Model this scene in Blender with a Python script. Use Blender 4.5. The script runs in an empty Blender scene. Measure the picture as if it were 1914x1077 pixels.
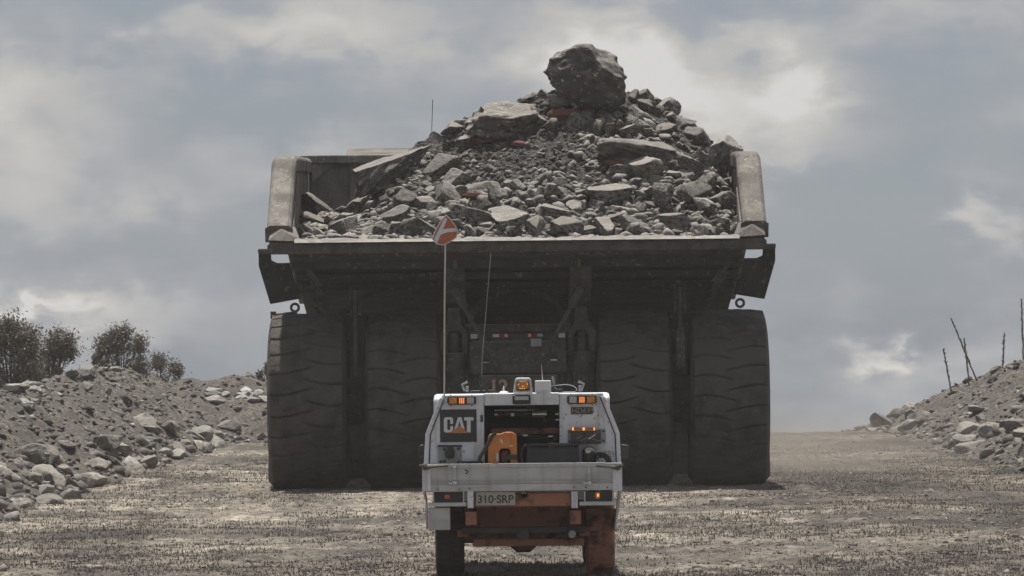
import bpy, bmesh, math, random
import numpy as np
from mathutils import Vector, Matrix
R = math.radians
random.seed(7); rng = np.random.default_rng(11)
scn = bpy.context.scene
C = scn.collection

# ------------------------------------------------------------------ camera, sky, sun, exposure
F = 12480.0; CX = 957.0; CY = 538.5; HZ = 607.0; HC = 2.3; ROLL = 0.6
cam_d = bpy.data.cameras.new('camera'); cam = bpy.data.objects.new('camera', cam_d); C.objects.link(cam)
cam_d.sensor_width = 36; cam_d.lens = 36*F/1914.0
cam_d.clip_start = 1; cam_d.clip_end = 9000
cam.location = (0, 0, HC)
pitch = math.atan((HZ-CY)/F)
cam.rotation_euler = (Matrix.Rotation(R(90)+pitch, 3, 'X') @ Matrix.Rotation(R(-ROLL), 3, 'Z')).to_euler()
scn.camera = cam
scn.render.resolution_x = 1024; scn.render.resolution_y = 576
SUN_EL, SUN_AZ = 73.0, -9.0          # azimuth measured from +Y (view direction) clockwise
w = bpy.data.worlds.new('World'); scn.world = w; w.use_nodes = True
def NT(nt, typ, **kw):
    n = nt.nodes.new(typ)
    for k, v in kw.items(): setattr(n, k, v)
    return n
def build_world():
    nt = w.node_tree; nt.nodes.clear(); L = nt.links.new
    out = NT(nt, 'ShaderNodeOutputWorld'); bg = NT(nt, 'ShaderNodeBackground')
    sky = NT(nt, 'ShaderNodeTexSky', sky_type='NISHITA', sun_disc=False)
    sky.sun_elevation = R(SUN_EL); sky.sun_rotation = R(SUN_AZ); sky.dust_density = .4; sky.air_density = 1.3; sky.altitude = 400
    hs = NT(nt, 'ShaderNodeHueSaturation'); hs.inputs['Saturation'].default_value = 0.34; hs.inputs['Value'].default_value = 0.54
    sky.ozone_density = 4.0
    L(sky.outputs[0], hs.inputs['Color'])
    tint = NT(nt, 'ShaderNodeMix', data_type='RGBA', blend_type='MULTIPLY'); tint.inputs[0].default_value = 1; tint.inputs[7].default_value = (.82, .93, 1.1, 1)
    L(hs.outputs[0], tint.inputs[6])
    tc = NT(nt, 'ShaderNodeTexCoord')
    nrm = NT(nt, 'ShaderNodeVectorMath', operation='NORMALIZE'); L(tc.outputs['Generated'], nrm.inputs[0])
    def math_(op, a, b=None, c=None, clamp=False):
        m = NT(nt, 'ShaderNodeMath', operation=op, use_clamp=clamp)
        for i, v in enumerate((a, b, c)):
            if v is None: continue
            if isinstance(v, (int, float)): m.inputs[i].default_value = v
            else: L(v, m.inputs[i])
        return m.outputs[0]
    mp = NT(nt, 'ShaderNodeMapping'); mp.inputs['Scale'].default_value = (1, 1, 1.9)
    L(nrm.outputs[0], mp.inputs['Vector'])
    def noise(scale, det, rough, off, dist=0.0):
        m2 = NT(nt, 'ShaderNodeVectorMath', operation='ADD'); m2.inputs[1].default_value = off; L(mp.outputs[0], m2.inputs[0])
        n = NT(nt, 'ShaderNodeTexNoise'); n.inputs['Scale'].default_value = scale; n.inputs['Detail'].default_value = det
        n.inputs['Roughness'].default_value = rough; n.inputs['Distortion'].default_value = dist
        L(m2.outputs[0], n.inputs['Vector']); return n.outputs['Fac']
    n1 = noise(26, 6, .52, (3.1, 0, .4), .25); n2 = noise(75, 5, .5, (1, 5, 2), .2); n3 = noise(14, 3, .5, (7, 2, 5)); n4 = noise(90, 5, .55, (4, 8, 1), .3)
    sep = NT(nt, 'ShaderNodeSeparateXYZ'); L(nrm.outputs[0], sep.inputs[0])
    u = math_('DIVIDE', sep.outputs[0], math_('MAXIMUM', sep.outputs[1], .05)); v = math_('DIVIDE', sep.outputs[2], math_('MAXIMUM', sep.outputs[1], .05))
    ahead = math_('GREATER_THAN', sep.outputs[1], .05)
    # the clouds in view, each a soft body: direction and extent
    blobs = [(1205,120,130,95,.9),(1300,230,110,60,.4),(1475,170,90,80,.8),(1500,290,130,60,.25),(1640,690,50,28,.6),(1690,682,26,14,.25),(1850,430,60,45,.6),
             (700,40,330,60,.28),(420,70,260,70,.26),(60,170,150,90,.42),(330,330,260,60,.22),(20,580,50,18,.6),(130,570,90,28,.55),(280,600,130,40,.22),(640,240,220,50,.18),(60,400,100,40,.15),
             (1700,40,220,45,.22),
             (200,90,70,35,-.3),(500,200,260,40,-.26),(1320,60,60,60,-.3),(350,460,300,50,-.16),(1600,420,260,110,-.3),(1750,170,120,60,-.2),(560,110,160,40,-.12),(1650,620,260,30,-.18)]
    acc = None
    wob = math_('MULTIPLY', math_('SUBTRACT', n2, .5), .03)
    wob2 = math_('MULTIPLY', math_('SUBTRACT', n4, .5), .02)
    for (px, py, sx, sy, a) in blobs:
        cu = (px-CX)/F; cv = -(py-HZ)/F
        du = math_('DIVIDE', math_('SUBTRACT', math_('ADD', u, wob), cu), sx/F)
        dv = math_('DIVIDE', math_('SUBTRACT', math_('ADD', v, wob2), cv), sy/F)
        r2 = math_('ADD', math_('MULTIPLY', du, du), math_('MULTIPLY', dv, dv))
        g = math_('MULTIPLY', math_('EXPONENT', math_('MULTIPLY', r2, -.8)), a)
        acc = g if acc is None else math_('ADD', acc, g)
    acc = math_('MULTIPLY', acc, ahead)
    base = math_('ADD', math_('MULTIPLY', math_('SUBTRACT', n1, .5), .85), math_('MULTIPLY', math_('SUBTRACT', n3, .5), .7))
    base = math_('ADD', base, math_('MULTIPLY', math_('SUBTRACT', n2, .5), .62))
    cov = math_('ADD', math_('ADD', base, .31), acc, clamp=True)
    # cloud colour: grey body, white where dense
    ramp = NT(nt, 'ShaderNodeValToRGB'); L(cov, ramp.inputs[0])
    e = ramp.color_ramp.elements
    e[0].position = 0; e[0].color = (3.0, 3.15, 3.65, 1); e[1].position = 1.0; e[1].color = (6.5, 6.45, 6.3, 1)
    x = e.new(.45); x.color = (4.1, 4.15, 4.3, 1)
    x = e.new(.75); x.color = (5.3, 5.2, 5.0, 1)
    mix = NT(nt, 'ShaderNodeMix', data_type='RGBA')
    fac = math_('ADD', math_('MULTIPLY', cov, 1.9), .02, clamp=True)
    L(fac, mix.inputs[0]); L(tint.outputs[2], mix.inputs[6]); L(ramp.outputs[0], mix.inputs[7])
    L(mix.outputs[2], bg.inputs['Color']); bg.inputs['Strength'].default_value = 0.083
    L(bg.outputs[0], out.inputs[0])
build_world()
sd = bpy.data.lights.new('sun', 'SUN'); sd.energy = 4.8; sd.angle = R(.8); sd.color = (1, .955, .89)
sun = bpy.data.objects.new('sun', sd); C.objects.link(sun)
az = R(SUN_AZ); el = R(SUN_EL)
sdir = Vector((math.sin(az)*math.cos(el), math.cos(az)*math.cos(el), math.sin(el)))
sun.rotation_euler = sdir.to_track_quat('Z', 'Y').to_euler()
vs = scn.view_settings; vs.view_transform = 'Standard'; vs.look = 'None'; vs.exposure = 0.3; vs.gamma = 1; vs.use_curve_mapping = False

# ------------------------------------------------------------------ helpers
def unroll(px, py):
    a = R(ROLL); dx, dy = px-CX, py-CY
    return CX + dx*math.cos(a) - dy*math.sin(a), CY + dx*math.sin(a) + dy*math.cos(a)
def W(px, py, D):
    x, y = unroll(px, py); return Vector(((x-CX)/F*D, D, HC-(y-HZ)/F*D))
class MB:
    def __init__(s): s.v = []; s.f = []
    def add(s, vs, fs):
        o = len(s.v); s.v += [tuple(p) for p in vs]; s.f += [tuple(i+o for i in f) for f in fs]; return s
    def box(s, x0, x1, y0, y1, z0, z1):
        if x0 > x1: x0, x1 = x1, x0
        if y0 > y1: y0, y1 = y1, y0
        if z0 > z1: z0, z1 = z1, z0
        return s.add([(x0,y0,z0),(x1,y0,z0),(x1,y1,z0),(x0,y1,z0),(x0,y0,z1),(x1,y0,z1),(x1,y1,z1),(x0,y1,z1)],
              [(0,3,2,1),(4,5,6,7),(0,1,5,4),(1,2,6,5),(2,3,7,6),(3,0,4,7)])
    def hexa(s, p):   # 8 points, bottom 4 ccw, top 4 ccw
        return s.add(p, [(0,3,2,1),(4,5,6,7),(0,1,5,4),(1,2,6,5),(2,3,7,6),(3,0,4,7)])
    def prism(s, poly, y0, y1):  # poly in x,z
        n = len(poly)
        a = sum(poly[i][0]*poly[(i+1)%n][1]-poly[(i+1)%n][0]*poly[i][1] for i in range(n))
        if a < 0: poly = poly[::-1]
        v = [(x, y0, z) for x, z in poly] + [(x, y1, z) for x, z in poly]
        return s.add(v, [tuple(range(n)), tuple(range(2*n-1, n-1, -1))] + [(i, i+n, (i+1)%n+n, (i+1)%n) for i in range(n)])
    def prism_x(s, poly, x0, x1):  # poly in y,z
        n = len(poly)
        a = sum(poly[i][0]*poly[(i+1)%n][1]-poly[(i+1)%n][0]*poly[i][1] for i in range(n))
        if a < 0: poly = poly[::-1]
        v = [(x0, y, z) for y, z in poly] + [(x1, y, z) for y, z in poly]
        return s.add(v, [tuple(range(n-1, -1, -1)), tuple(range(n, 2*n))] + [(i, (i+1)%n, (i+1)%n+n, i+n) for i in range(n)])
    def tube(s, pts, r, n=10, caps=True):
        pts = [Vector(p) for p in pts]; rs = r if isinstance(r, (list, tuple)) else [r]*len(pts)
        v = []; f = []
        up = None
        for i, p in enumerate(pts):
            t = (pts[min(i+1, len(pts)-1)]-pts[max(i-1, 0)]).normalized()
            if up is None: up = Vector((0, 0, 1)) if abs(t.z) < .9 else Vector((1, 0, 0))
            a = t.cross(up).normalized(); b = a.cross(t).normalized(); up = b
            for k in range(n):
                an = 2*math.pi*k/n; v.append(p + (a*math.cos(an)+b*math.sin(an))*rs[i])
        for i in range(len(pts)-1):
            for k in range(n):
                f.append((i*n+k, i*n+(k+1)%n, (i+1)*n+(k+1)%n, (i+1)*n+k))
        if caps: f.append(tuple(range(n-1, -1, -1))); f.append(tuple((len(pts)-1)*n+k for k in range(n)))
        return s.add(v, f)
    def lathe(s, prof, n=48, axis='x', c=(0,0,0)):   # prof: list of (t along axis, radius)
        v = []; f = []; m = len(prof)
        for k in range(n):
            a = 2*math.pi*k/n
            for t, r in prof:
                q = {'x': (t, r*math.cos(a), r*math.sin(a)), 'y': (r*math.sin(a), t, r*math.cos(a)), 'z': (r*math.cos(a), r*math.sin(a), t)}[axis]
                v.append((q[0]+c[0], q[1]+c[1], q[2]+c[2]))
        for k in range(n):
            for i in range(m-1):
                f.append((k*m+i, ((k+1)%n)*m+i, ((k+1)%n)*m+i+1, k*m+i+1))
        return s.add(v, f)
    def torus(s, c, R_, r, nrm='y', n=24, m=8, arc=(0, 2*math.pi)):
        pts = []
        for k in range(n+1):
            a = arc[0]+(arc[1]-arc[0])*k/n
            d = {'y': (math.cos(a), 0, math.sin(a)), 'x': (0, math.cos(a), math.sin(a)), 'z': (math.cos(a), math.sin(a), 0)}[nrm]
            pts.append(Vector(c)+Vector(d)*R_)
        return s.tube(pts, r, m)
    def build(s, name, mat, parent=None, bevel=0, smooth=False, seg=2, loc=None):
        me = bpy.data.meshes.new(name); me.from_pydata(s.v, [], s.f); me.validate(); me.update()
        return mk(name, me, mat, parent, bevel, smooth, seg, loc)
def mk(name, me, mat, parent=None, bevel=0, smooth=False, seg=2, loc=None):
    o = bpy.data.objects.new(name, me); C.objects.link(o)
    if mat and not me.materials: me.materials.append(mat)
    if parent: o.parent = parent
    if loc is not None: o.location = loc
    if bevel:
        b = o.modifiers.new('bevel', 'BEVEL'); b.width = bevel; b.segments = seg; b.limit_method = 'ANGLE'; b.angle_limit = R(35)
    if smooth:
        me.polygons.foreach_set('use_smooth', [True]*len(me.polygons))
        try: me.set_sharp_from_angle(angle=R(38))
        except Exception: pass
    return o
def empty(name, loc=(0,0,0)):
    o = bpy.data.objects.new(name, None); C.objects.link(o); o.location = loc; o.empty_display_size = .3; return o
def tag(o, label=None, cat=None, group=None, kind=None):
    if label: o['label'] = label
    if cat: o['category'] = cat
    if group: o['group'] = group
    if kind: o['kind'] = kind
    return o
def rawmesh(name, V, Fc):
    """V (n,3) array, Fc (m,k) int array"""
    me = bpy.data.meshes.new(name); k = Fc.shape[1]
    me.vertices.add(len(V)); me.vertices.foreach_set('co', np.asarray(V, dtype=np.float32).ravel())
    me.loops.add(Fc.size); me.loops.foreach_set('vertex_index', Fc.astype(np.int32).ravel())
    me.polygons.add(len(Fc)); me.polygons.foreach_set('loop_start', np.arange(0, Fc.size, k, dtype=np.int32))
    me.polygons.foreach_set('loop_total', np.full(len(Fc), k, dtype=np.int32))
    me.update(calc_edges=True); me.validate(); return me
# value noise
_P = rng.random(65536)
def vn(x, y, z):
    xi, yi, zi = np.floor(x).astype(np.int64), np.floor(y).astype(np.int64), np.floor(z).astype(np.int64)
    xf, yf, zf = x-xi, y-yi, z-zi
    xf, yf, zf = xf*xf*(3-2*xf), yf*yf*(3-2*yf), zf*zf*(3-2*zf)
    h = lambda a, b, c: _P[(a*73856093 ^ b*19349663 ^ c*83492791) & 65535]
    l = lambda a, b, t: a+(b-a)*t
    return l(l(l(h(xi,yi,zi), h(xi+1,yi,zi), xf), l(h(xi,yi+1,zi), h(xi+1,yi+1,zi), xf), yf),
             l(l(h(xi,yi,zi+1), h(xi+1,yi,zi+1), xf), l(h(xi,yi+1,zi+1), h(xi+1,yi+1,zi+1), xf), yf), zf)-.5
def fbm(x, y, z=0.0, oct=4, gain=.5):
    x = np.asarray(x, float); y = np.asarray(y, float); z = np.zeros_like(x)+z
    t = 0; a = 1
    for k in range(oct):
        t = t + a*vn(x*2**k+17*k, y*2**k+5*k, z*2**k+9*k); a *= gain
    return t

# ------------------------------------------------------------------ materials
def mat(name, c1, c2=None, scale=6, rough=.85, metal=0, bump=0, bscale=30, detail=6, c3=None, streak=None, objrand=0, spots=None, stretch=(1,1,1), dust=0, coat=0, emit=None, lo=.35, hi=.65):
    m = bpy.data.materials.new(name); m.use_nodes = True; nt = m.node_tree; L = nt.links.new
    b = nt.nodes['Principled BSDF']; b.inputs['Roughness'].default_value = rough; b.inputs['Metallic'].default_value = metal
    if coat: b.inputs['Coat Weight'].default_value = coat
    tc = NT(nt, 'ShaderNodeTexCoord'); mp = NT(nt, 'ShaderNodeMapping'); mp.inputs['Scale'].default_value = stretch
    L(tc.outputs['Object'], mp.inputs[0]); vec = mp.outputs[0]
    oi = NT(nt, 'ShaderNodeObjectInfo')
    if objrand:
        ad = NT(nt, 'ShaderNodeVectorMath', operation='ADD'); sc = NT(nt, 'ShaderNodeVectorMath', operation='SCALE'); sc.inputs[3].default_value = 37
        cmb = NT(nt, 'ShaderNodeCombineXYZ'); L(oi.outputs['Random'], cmb.inputs[0]); L(oi.outputs['Random'], cmb.inputs[1])
        L(cmb.outputs[0], sc.inputs[0]); L(vec, ad.inputs[0]); L(sc.outputs[0], ad.inputs[1]); vec = ad.outputs[0]
    col = None
    if c2 is None: b.inputs['Base Color'].default_value = (*c1, 1)
    else:
        n = NT(nt, 'ShaderNodeTexNoise'); n.inputs['Scale'].default_value = scale; n.inputs['Detail'].default_value = detail; n.inputs['Roughness'].default_value = .62
        L(vec, n.inputs['Vector'])
        r = NT(nt, 'ShaderNodeValToRGB'); L(n.outputs['Fac'], r.inputs[0]); e = r.color_ramp.elements
        e[0].position = lo; e[0].color = (*c1, 1); e[1].position = hi; e[1].color = (*c2, 1)
        col = r.outputs[0]
        if c3:
            n2 = NT(nt, 'ShaderNodeTexNoise'); n2.inputs['Scale'].default_value = scale*.31; n2.inputs['Detail'].default_value = 5; L(vec, n2.inputs['Vector'])
            r2 = NT(nt, 'ShaderNodeValToRGB'); L(n2.outputs['Fac'], r2.inputs[0]); r2.color_ramp.elements[0].position = .48; r2.color_ramp.elements[1].position = .62
            mx = NT(nt, 'ShaderNodeMix', data_type='RGBA'); L(r2.outputs[0], mx.inputs[0]); L(col, mx.inputs[6]); mx.inputs[7].default_value = (*c3, 1); col = mx.outputs[2]
        if spots:
            vo = NT(nt, 'ShaderNodeTexNoise'); vo.inputs['Scale'].default_value = spots[0]; vo.inputs['Detail'].default_value = 3; L(vec, vo.inputs['Vector'])
            r3 = NT(nt, 'ShaderNodeValToRGB'); L(vo.outputs['Fac'], r3.inputs[0]); r3.color_ramp.elements[0].position = .62; r3.color_ramp.elements[1].position = .68
            mx = NT(nt, 'ShaderNodeMix', data_type='RGBA'); L(r3.outputs[0], mx.inputs[0]); L(col, mx.inputs[6]); mx.inputs[7].default_value = (*spots[1], 1); col = mx.outputs[2]
        if streak:   # vertical grime runs: noise stretched in z
            mp2 = NT(nt, 'ShaderNodeMapping'); mp2.inputs['Scale'].default_value = (9, 9, .9); L(tc.outputs['Object'], mp2.inputs[0])
            n4 = NT(nt, 'ShaderNodeTexNoise'); n4.inputs['Scale'].default_value = 2; n4.inputs['Detail'].default_value = 5; L(mp2.outputs[0], n4.inputs['Vector'])
            r4 = NT(nt, 'ShaderNodeValToRGB'); L(n4.outputs['Fac'], r4.inputs[0]); r4.color_ramp.elements[0].position = .5; r4.color_ramp.elements[1].position = .8
            mx = NT(nt, 'ShaderNodeMix', data_type='RGBA'); L(r4.outputs[0], mx.inputs[0]); L(col, mx.inputs[6]); mx.inputs[7].default_value = (*streak, 1); col = mx.outputs[2]
        if dust:  # upward faces paler: settled dust, and on rock also painted sunlit tops
            ge = NT(nt, 'ShaderNodeNewGeometry'); sp = NT(nt, 'ShaderNodeSeparateXYZ'); L(ge.outputs['Normal'], sp.inputs[0])
            mr = NT(nt, 'ShaderNodeMapRange'); mr.inputs['From Min'].default_value = .4; mr.inputs['From Max'].default_value = .85; mr.inputs['To Max'].default_value = dust; L(sp.outputs[2], mr.inputs[0])
            mx = NT(nt, 'ShaderNodeMix', data_type='RGBA'); L(mr.outputs[0], mx.inputs[0]); L(col, mx.inputs[6]); mx.inputs[7].default_value = (.42, .39, .345, 1); col = mx.outputs[2]
        if objrand:
            mr = NT(nt, 'ShaderNodeMapRange'); mr.inputs['To Min'].default_value = 1-objrand; mr.inputs['To Max'].default_value = 1+objrand; L(oi.outputs['Random'], mr.inputs[0])
            hs = NT(nt, 'ShaderNodeHueSaturation'); L(mr.outputs[0], hs.inputs['Value']); L(col, hs.inputs['Color']); col = hs.outputs[0]
        L(col, b.inputs['Base Color'])
    if bump:
        n3 = NT(nt, 'ShaderNodeTexNoise'); n3.inputs['Scale'].default_value = bscale; n3.inputs['Detail'].default_value = 8; n3.inputs['Roughness'].default_value = .65
        L(vec, n3.inputs['Vector']); bp = NT(nt, 'ShaderNodeBump'); bp.inputs['Strength'].default_value = bump; bp.inputs['Distance'].default_value = .03
        L(n3.outputs['Fac'], bp.inputs['Height']); L(bp.outputs[0], b.inputs['Normal'])
    if emit:
        b.inputs['Emission Color'].default_value = (*emit[0], 1); b.inputs['Emission Strength'].default_value = emit[1]
    return m
M = {}
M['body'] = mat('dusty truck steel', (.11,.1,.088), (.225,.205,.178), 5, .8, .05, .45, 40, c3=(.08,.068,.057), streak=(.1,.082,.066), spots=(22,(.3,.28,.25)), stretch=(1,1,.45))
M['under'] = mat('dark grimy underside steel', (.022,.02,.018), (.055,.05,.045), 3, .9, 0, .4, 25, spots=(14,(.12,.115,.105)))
M['frame'] = mat('dusty chassis steel', (.04,.037,.033), (.095,.087,.078), 5, .85, 0, .4, 30, spots=(20,(.17,.16,.15)), dust=.5)
M['tyre'] = mat('dusty haul tyre rubber', (.04,.036,.032), (.1,.09,.078), 4, .93, 0, .6, 26, c3=(.085,.077,.067), spots=(15,(.1,.092,.08)))
M['blacktyre'] = mat('ute tyre rubber', (.03,.03,.028), (.06,.056,.05), 8, .9, 0, .3, 40)
M['rock'] = mat('broken grey rock', (.036,.033,.029), (.24,.224,.2), 3.4, .93, 0, 1.0, 8, c3=(.1,.09,.079), objrand=.3, spots=(8,(.45,.43,.4)), dust=.6, lo=.41, hi=.6)  # the upward-face value also paints brighter sunlit tops
M['darkrock'] = mat('dark weathered boulder', (.032,.029,.026), (.2,.183,.162), 3.5, .95, 0, 1.0, 7, c3=(.07,.062,.054), objrand=.15, spots=(9,(.42,.4,.37)), dust=.4, lo=.42, hi=.66)
M['soil'] = mat('dark crushed soil', (.018,.016,.015), (.06,.055,.049), 9, .97, 0, .9, 25, spots=(30,(.24,.225,.2)))
M['redtint'] = mat('deep shade red', (.16,.062,.038), (.24,.1,.064), 7, .97, 0, .8, 25)  # red put in for deep shade under boulders; also colours the pump handle
M['pale'] = mat('pale berm rock', (.12,.11,.095), (.36,.335,.295), 2.4, .93, 0, 1.0, 6, c3=(.26,.24,.21), objrand=.32)
M['white'] = mat('worn white paint', (.6,.63,.67), (.72,.74,.77), 4, .45, 0, .08, 40, streak=(.4,.375,.34), spots=(26,(.4,.37,.33)))
M['alu'] = mat('dusty aluminium tray', (.42,.42,.42), (.58,.58,.58), 5, .5, .25, .1, 30, streak=(.36,.33,.31), stretch=(.5,1,2))
M['black'] = mat('black plastic', (.018,.018,.018), (.035,.034,.033), 8, .5)
M['gloss'] = mat('black gloss', (.012,.012,.012), (.02,.02,.02), 8, .18)
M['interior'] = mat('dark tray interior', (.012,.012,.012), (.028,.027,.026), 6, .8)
M['chrome'] = mat('chrome rod', (.55,.55,.56), None, rough=.25, metal=.9)
M['steel'] = mat('dull grey steel plate', (.24,.24,.24), (.38,.38,.38), 7, .55, .4, .15, 30, spots=(20,(.14,.12,.1)))
M['orange'] = mat('orange plastic', (.55,.17,.03), (.68,.25,.05), 9, .5, 0, .15, 30, spots=(18,(.35,.12,.03)), dust=.15)
M['amber'] = mat('amber lens', (.5,.16,.02), (.75,.3,.05), 60, .25, coat=.4)
M['amberlit'] = mat('lit amber lamp', (.8,.35,.08), None, rough=.3, emit=((1,.42,.12), .8))
M['redlamp'] = mat('red lamp lens', (.45,.06,.03), (.6,.12,.05), 40, .3)
M['redlit'] = mat('lit red lamp', (.6,.12,.05), None, rough=.3, emit=((1,.25,.1), .08))
M['clear'] = mat('clear lamp lens', (.38,.38,.37), (.5,.5,.48), 90, .25)
M['paint'] = mat('pale paint', (.6,.61,.63), (.68,.69,.7), 20, .6)
M['stickblack'] = mat('black decal', (.022,.021,.021), (.03,.03,.03), 8, .4)
M['stickorange'] = mat('orange decal', (.42,.18,.05), (.5,.22,.07), 40, .5)
M['numorange'] = mat('faded orange number paint', (.4,.22,.15), (.4,.34,.29), 30, .9, spots=(40,(.2,.18,.16)), lo=.4, hi=.6)
M['plate'] = mat('dusty number plate', (.36,.34,.31), (.46,.44,.41), 30, .6)
M['redshade'] = mat('red tinted chassis shade', (.07,.035,.025), (.37,.17,.115), 3.4, .97, 0, .7, 20, lo=.36, hi=.47)  # red tint of the darkest shade under the ute, put into the colour
M['flagred'] = mat('orange flag cloth', (.42,.13,.06), (.5,.18,.09), 12, .8)
M['flagwhite'] = mat('white flag tape', (.6,.61,.64), (.72,.73,.75), 30, .7)
M['pole'] = mat('cream fibreglass pole', (.5,.45,.39), (.58,.53,.46), 10, .6)
M['wood'] = mat('dead stalk', (.12,.1,.08), (.2,.17,.14), 20, .95)
M['bark'] = mat('grey bark', (.07,.06,.05), (.14,.12,.1), 12, .95)
M['leaf'] = mat('dusty olive leaves', (.085,.075,.056), (.27,.24,.19), 4, .8)
M['leaf'].node_tree.nodes['Principled BSDF'].inputs['Subsurface Weight'].default_value = 0
M['glass'] = mat('dark window glass', (.03,.034,.04), None, rough=.08)

# ------------------------------------------------------------------ ground
def drop(Y): return np.where(Y > 134, -.0009*np.clip(Y-134, 0, 24)**2 - .043*np.clip(Y-158, 0, None), 0)
def ground_h(X, Y):
    near = np.exp(-np.clip(np.abs(X)-14, 0, None)/20)
    h = .045*fbm(X*.35, Y*.12, 1.3, 3) + .045*fbm(X*1.7, Y*1.2, 5.1, 4) + .02*np.clip(fbm(X*7, Y*7, 2.2, 2)-.05, 0, 1)
    return h*near + drop(Y)
def axis(lo, a, b, step, hi):
    l = [a]; s = step
    while l[-1] > lo: s *= 1.25; l.append(l[-1]-s)
    r = [b]; s = step
    while r[-1] < hi: s *= 1.25; r.append(r[-1]+s)
    return np.concatenate([np.array(l[::-1])[:-1], np.arange(a, b, step), np.array(r)])
def grid(xs, ys, zf):
    X, Y = np.meshgrid(xs, ys); Z = zf(X, Y); n = len(xs); m = len(ys)
    V = np.stack([X.ravel(), Y.ravel(), Z.ravel()], 1)
    i = (np.arange(m-1)[:, None]*n + np.arange(n-1)[None, :]).ravel()
    return V, np.stack([i, i+1, i+n+1, i+n], 1)
def ground_mat():
    m = bpy.data.materials.new('dirt haul road'); m.use_nodes = True; nt = m.node_tree; L = nt.links.new
    b = nt.nodes['Principled BSDF']; b.inputs['Roughness'].default_value = .97
    tc = NT(nt, 'ShaderNodeTexCoord')
    def noi(sc, det, stretch, off=(0,0,0)):
        mp = NT(nt, 'ShaderNodeMapping'); mp.inputs['Scale'].default_value = stretch; mp.inputs['Location'].default_value = off; L(tc.outputs['Object'], mp.inputs[0])
        n = NT(nt, 'ShaderNodeTexNoise'); n.inputs['Scale'].default_value = sc; n.inputs['Detail'].default_value = det; n.inputs['Roughness'].default_value = .65
        L(mp.outputs[0], n.inputs['Vector']); return n.outputs['Fac']
    big = noi(.45, 5, (1, .33, 1), (3, 1, 0)); fine = noi(7, 6, (1, .35, 1)); mid = noi(2.2, 5, (1, .3, 1), (9, 4, 0))
    def ramp(f, p0, c0, p1, c1):
        r = NT(nt, 'ShaderNodeValToRGB'); L(f, r.inputs[0]); e = r.color_ramp.elements
        e[0].position = p0; e[0].color = (*c0, 1); e[1].position = p1; e[1].color = (*c1, 1); return r.outputs[0]
    a = ramp(big, .39, (.115,.1,.084), .59, (.315,.278,.23))
    f = ramp(fine, .36, (.42,.41,.4), .62, (1.3,1.3,1.28))
    g = ramp(mid, .38, (.62,.61,.6), .6, (1.12,1.12,1.12))
    m1 = NT(nt, 'ShaderNodeMix', data_type='RGBA', blend_type='MULTIPLY'); m1.inputs[0].default_value = 1; L(a, m1.inputs[6]); L(f, m1.inputs[7])
    m2 = NT(nt, 'ShaderNodeMix', data_type='RGBA', blend_type='MULTIPLY'); m2.inputs[0].default_value = 1; L(m1.outputs[2], m2.inputs[6]); L(g, m2.inputs[7])
    rut = ramp(noi(1.0, 4, (.95, .035, 1), (2, 0, 0)), .4, (.72,.71,.7), .62, (1.15,1.15,1.14))
    m3 = NT(nt, 'ShaderNodeMix', data_type='RGBA', blend_type='MULTIPLY'); m3.inputs[0].default_value = 1; L(m2.outputs[2], m3.inputs[6]); L(rut, m3.inputs[7])
    band = ramp(noi(.16, 3, (.35, 1, 1), (5, 2, 0)), .42, (.62,.61,.6), .56, (1.1,1.1,1.1))
    m4 = NT(nt, 'ShaderNodeMix', data_type='RGBA', blend_type='MULTIPLY'); m4.inputs[0].default_value = 1; L(m3.outputs[2], m4.inputs[6]); L(band, m4.inputs[7])
    # darker stretch along the right shoulder of the road
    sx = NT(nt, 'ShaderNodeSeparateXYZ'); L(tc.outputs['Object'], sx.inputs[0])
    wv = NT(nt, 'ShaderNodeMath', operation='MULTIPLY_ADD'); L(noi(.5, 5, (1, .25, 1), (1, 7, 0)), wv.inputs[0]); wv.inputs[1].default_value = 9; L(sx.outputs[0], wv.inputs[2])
    right_dark = NT(nt, 'ShaderNodeMapRange', interpolation_type='SMOOTHSTEP'); L(wv.outputs[0], right_dark.inputs[0]); right_dark.inputs['From Min'].default_value = 7.2; right_dark.inputs['From Max'].default_value = 9.4; right_dark.inputs['To Min'].default_value = 0; right_dark.inputs['To Max'].default_value = .72
    m5 = NT(nt, 'ShaderNodeMix', data_type='RGBA', blend_type='MULTIPLY'); L(right_dark.outputs[0], m5.inputs[0]); L(m4.outputs[2], m5.inputs[6]); m5.inputs[7].default_value = (.42, .41, .4, 1)
    L(m5.outputs[2], b.inputs['Base Color'])
    bp = NT(nt, 'ShaderNodeBump'); bp.inputs['Strength'].default_value = .9; bp.inputs['Distance'].default_value = .04
    L(noi(16, 8, (1, 1, 1)), bp.inputs['Height']); L(bp.outputs[0], b.inputs['Normal'])
    return m
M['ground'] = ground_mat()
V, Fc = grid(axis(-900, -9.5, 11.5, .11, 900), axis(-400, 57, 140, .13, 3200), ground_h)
g = mk('ground', rawmesh('ground', V, Fc), M['ground'], smooth=True); tag(g, kind='structure')

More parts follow.
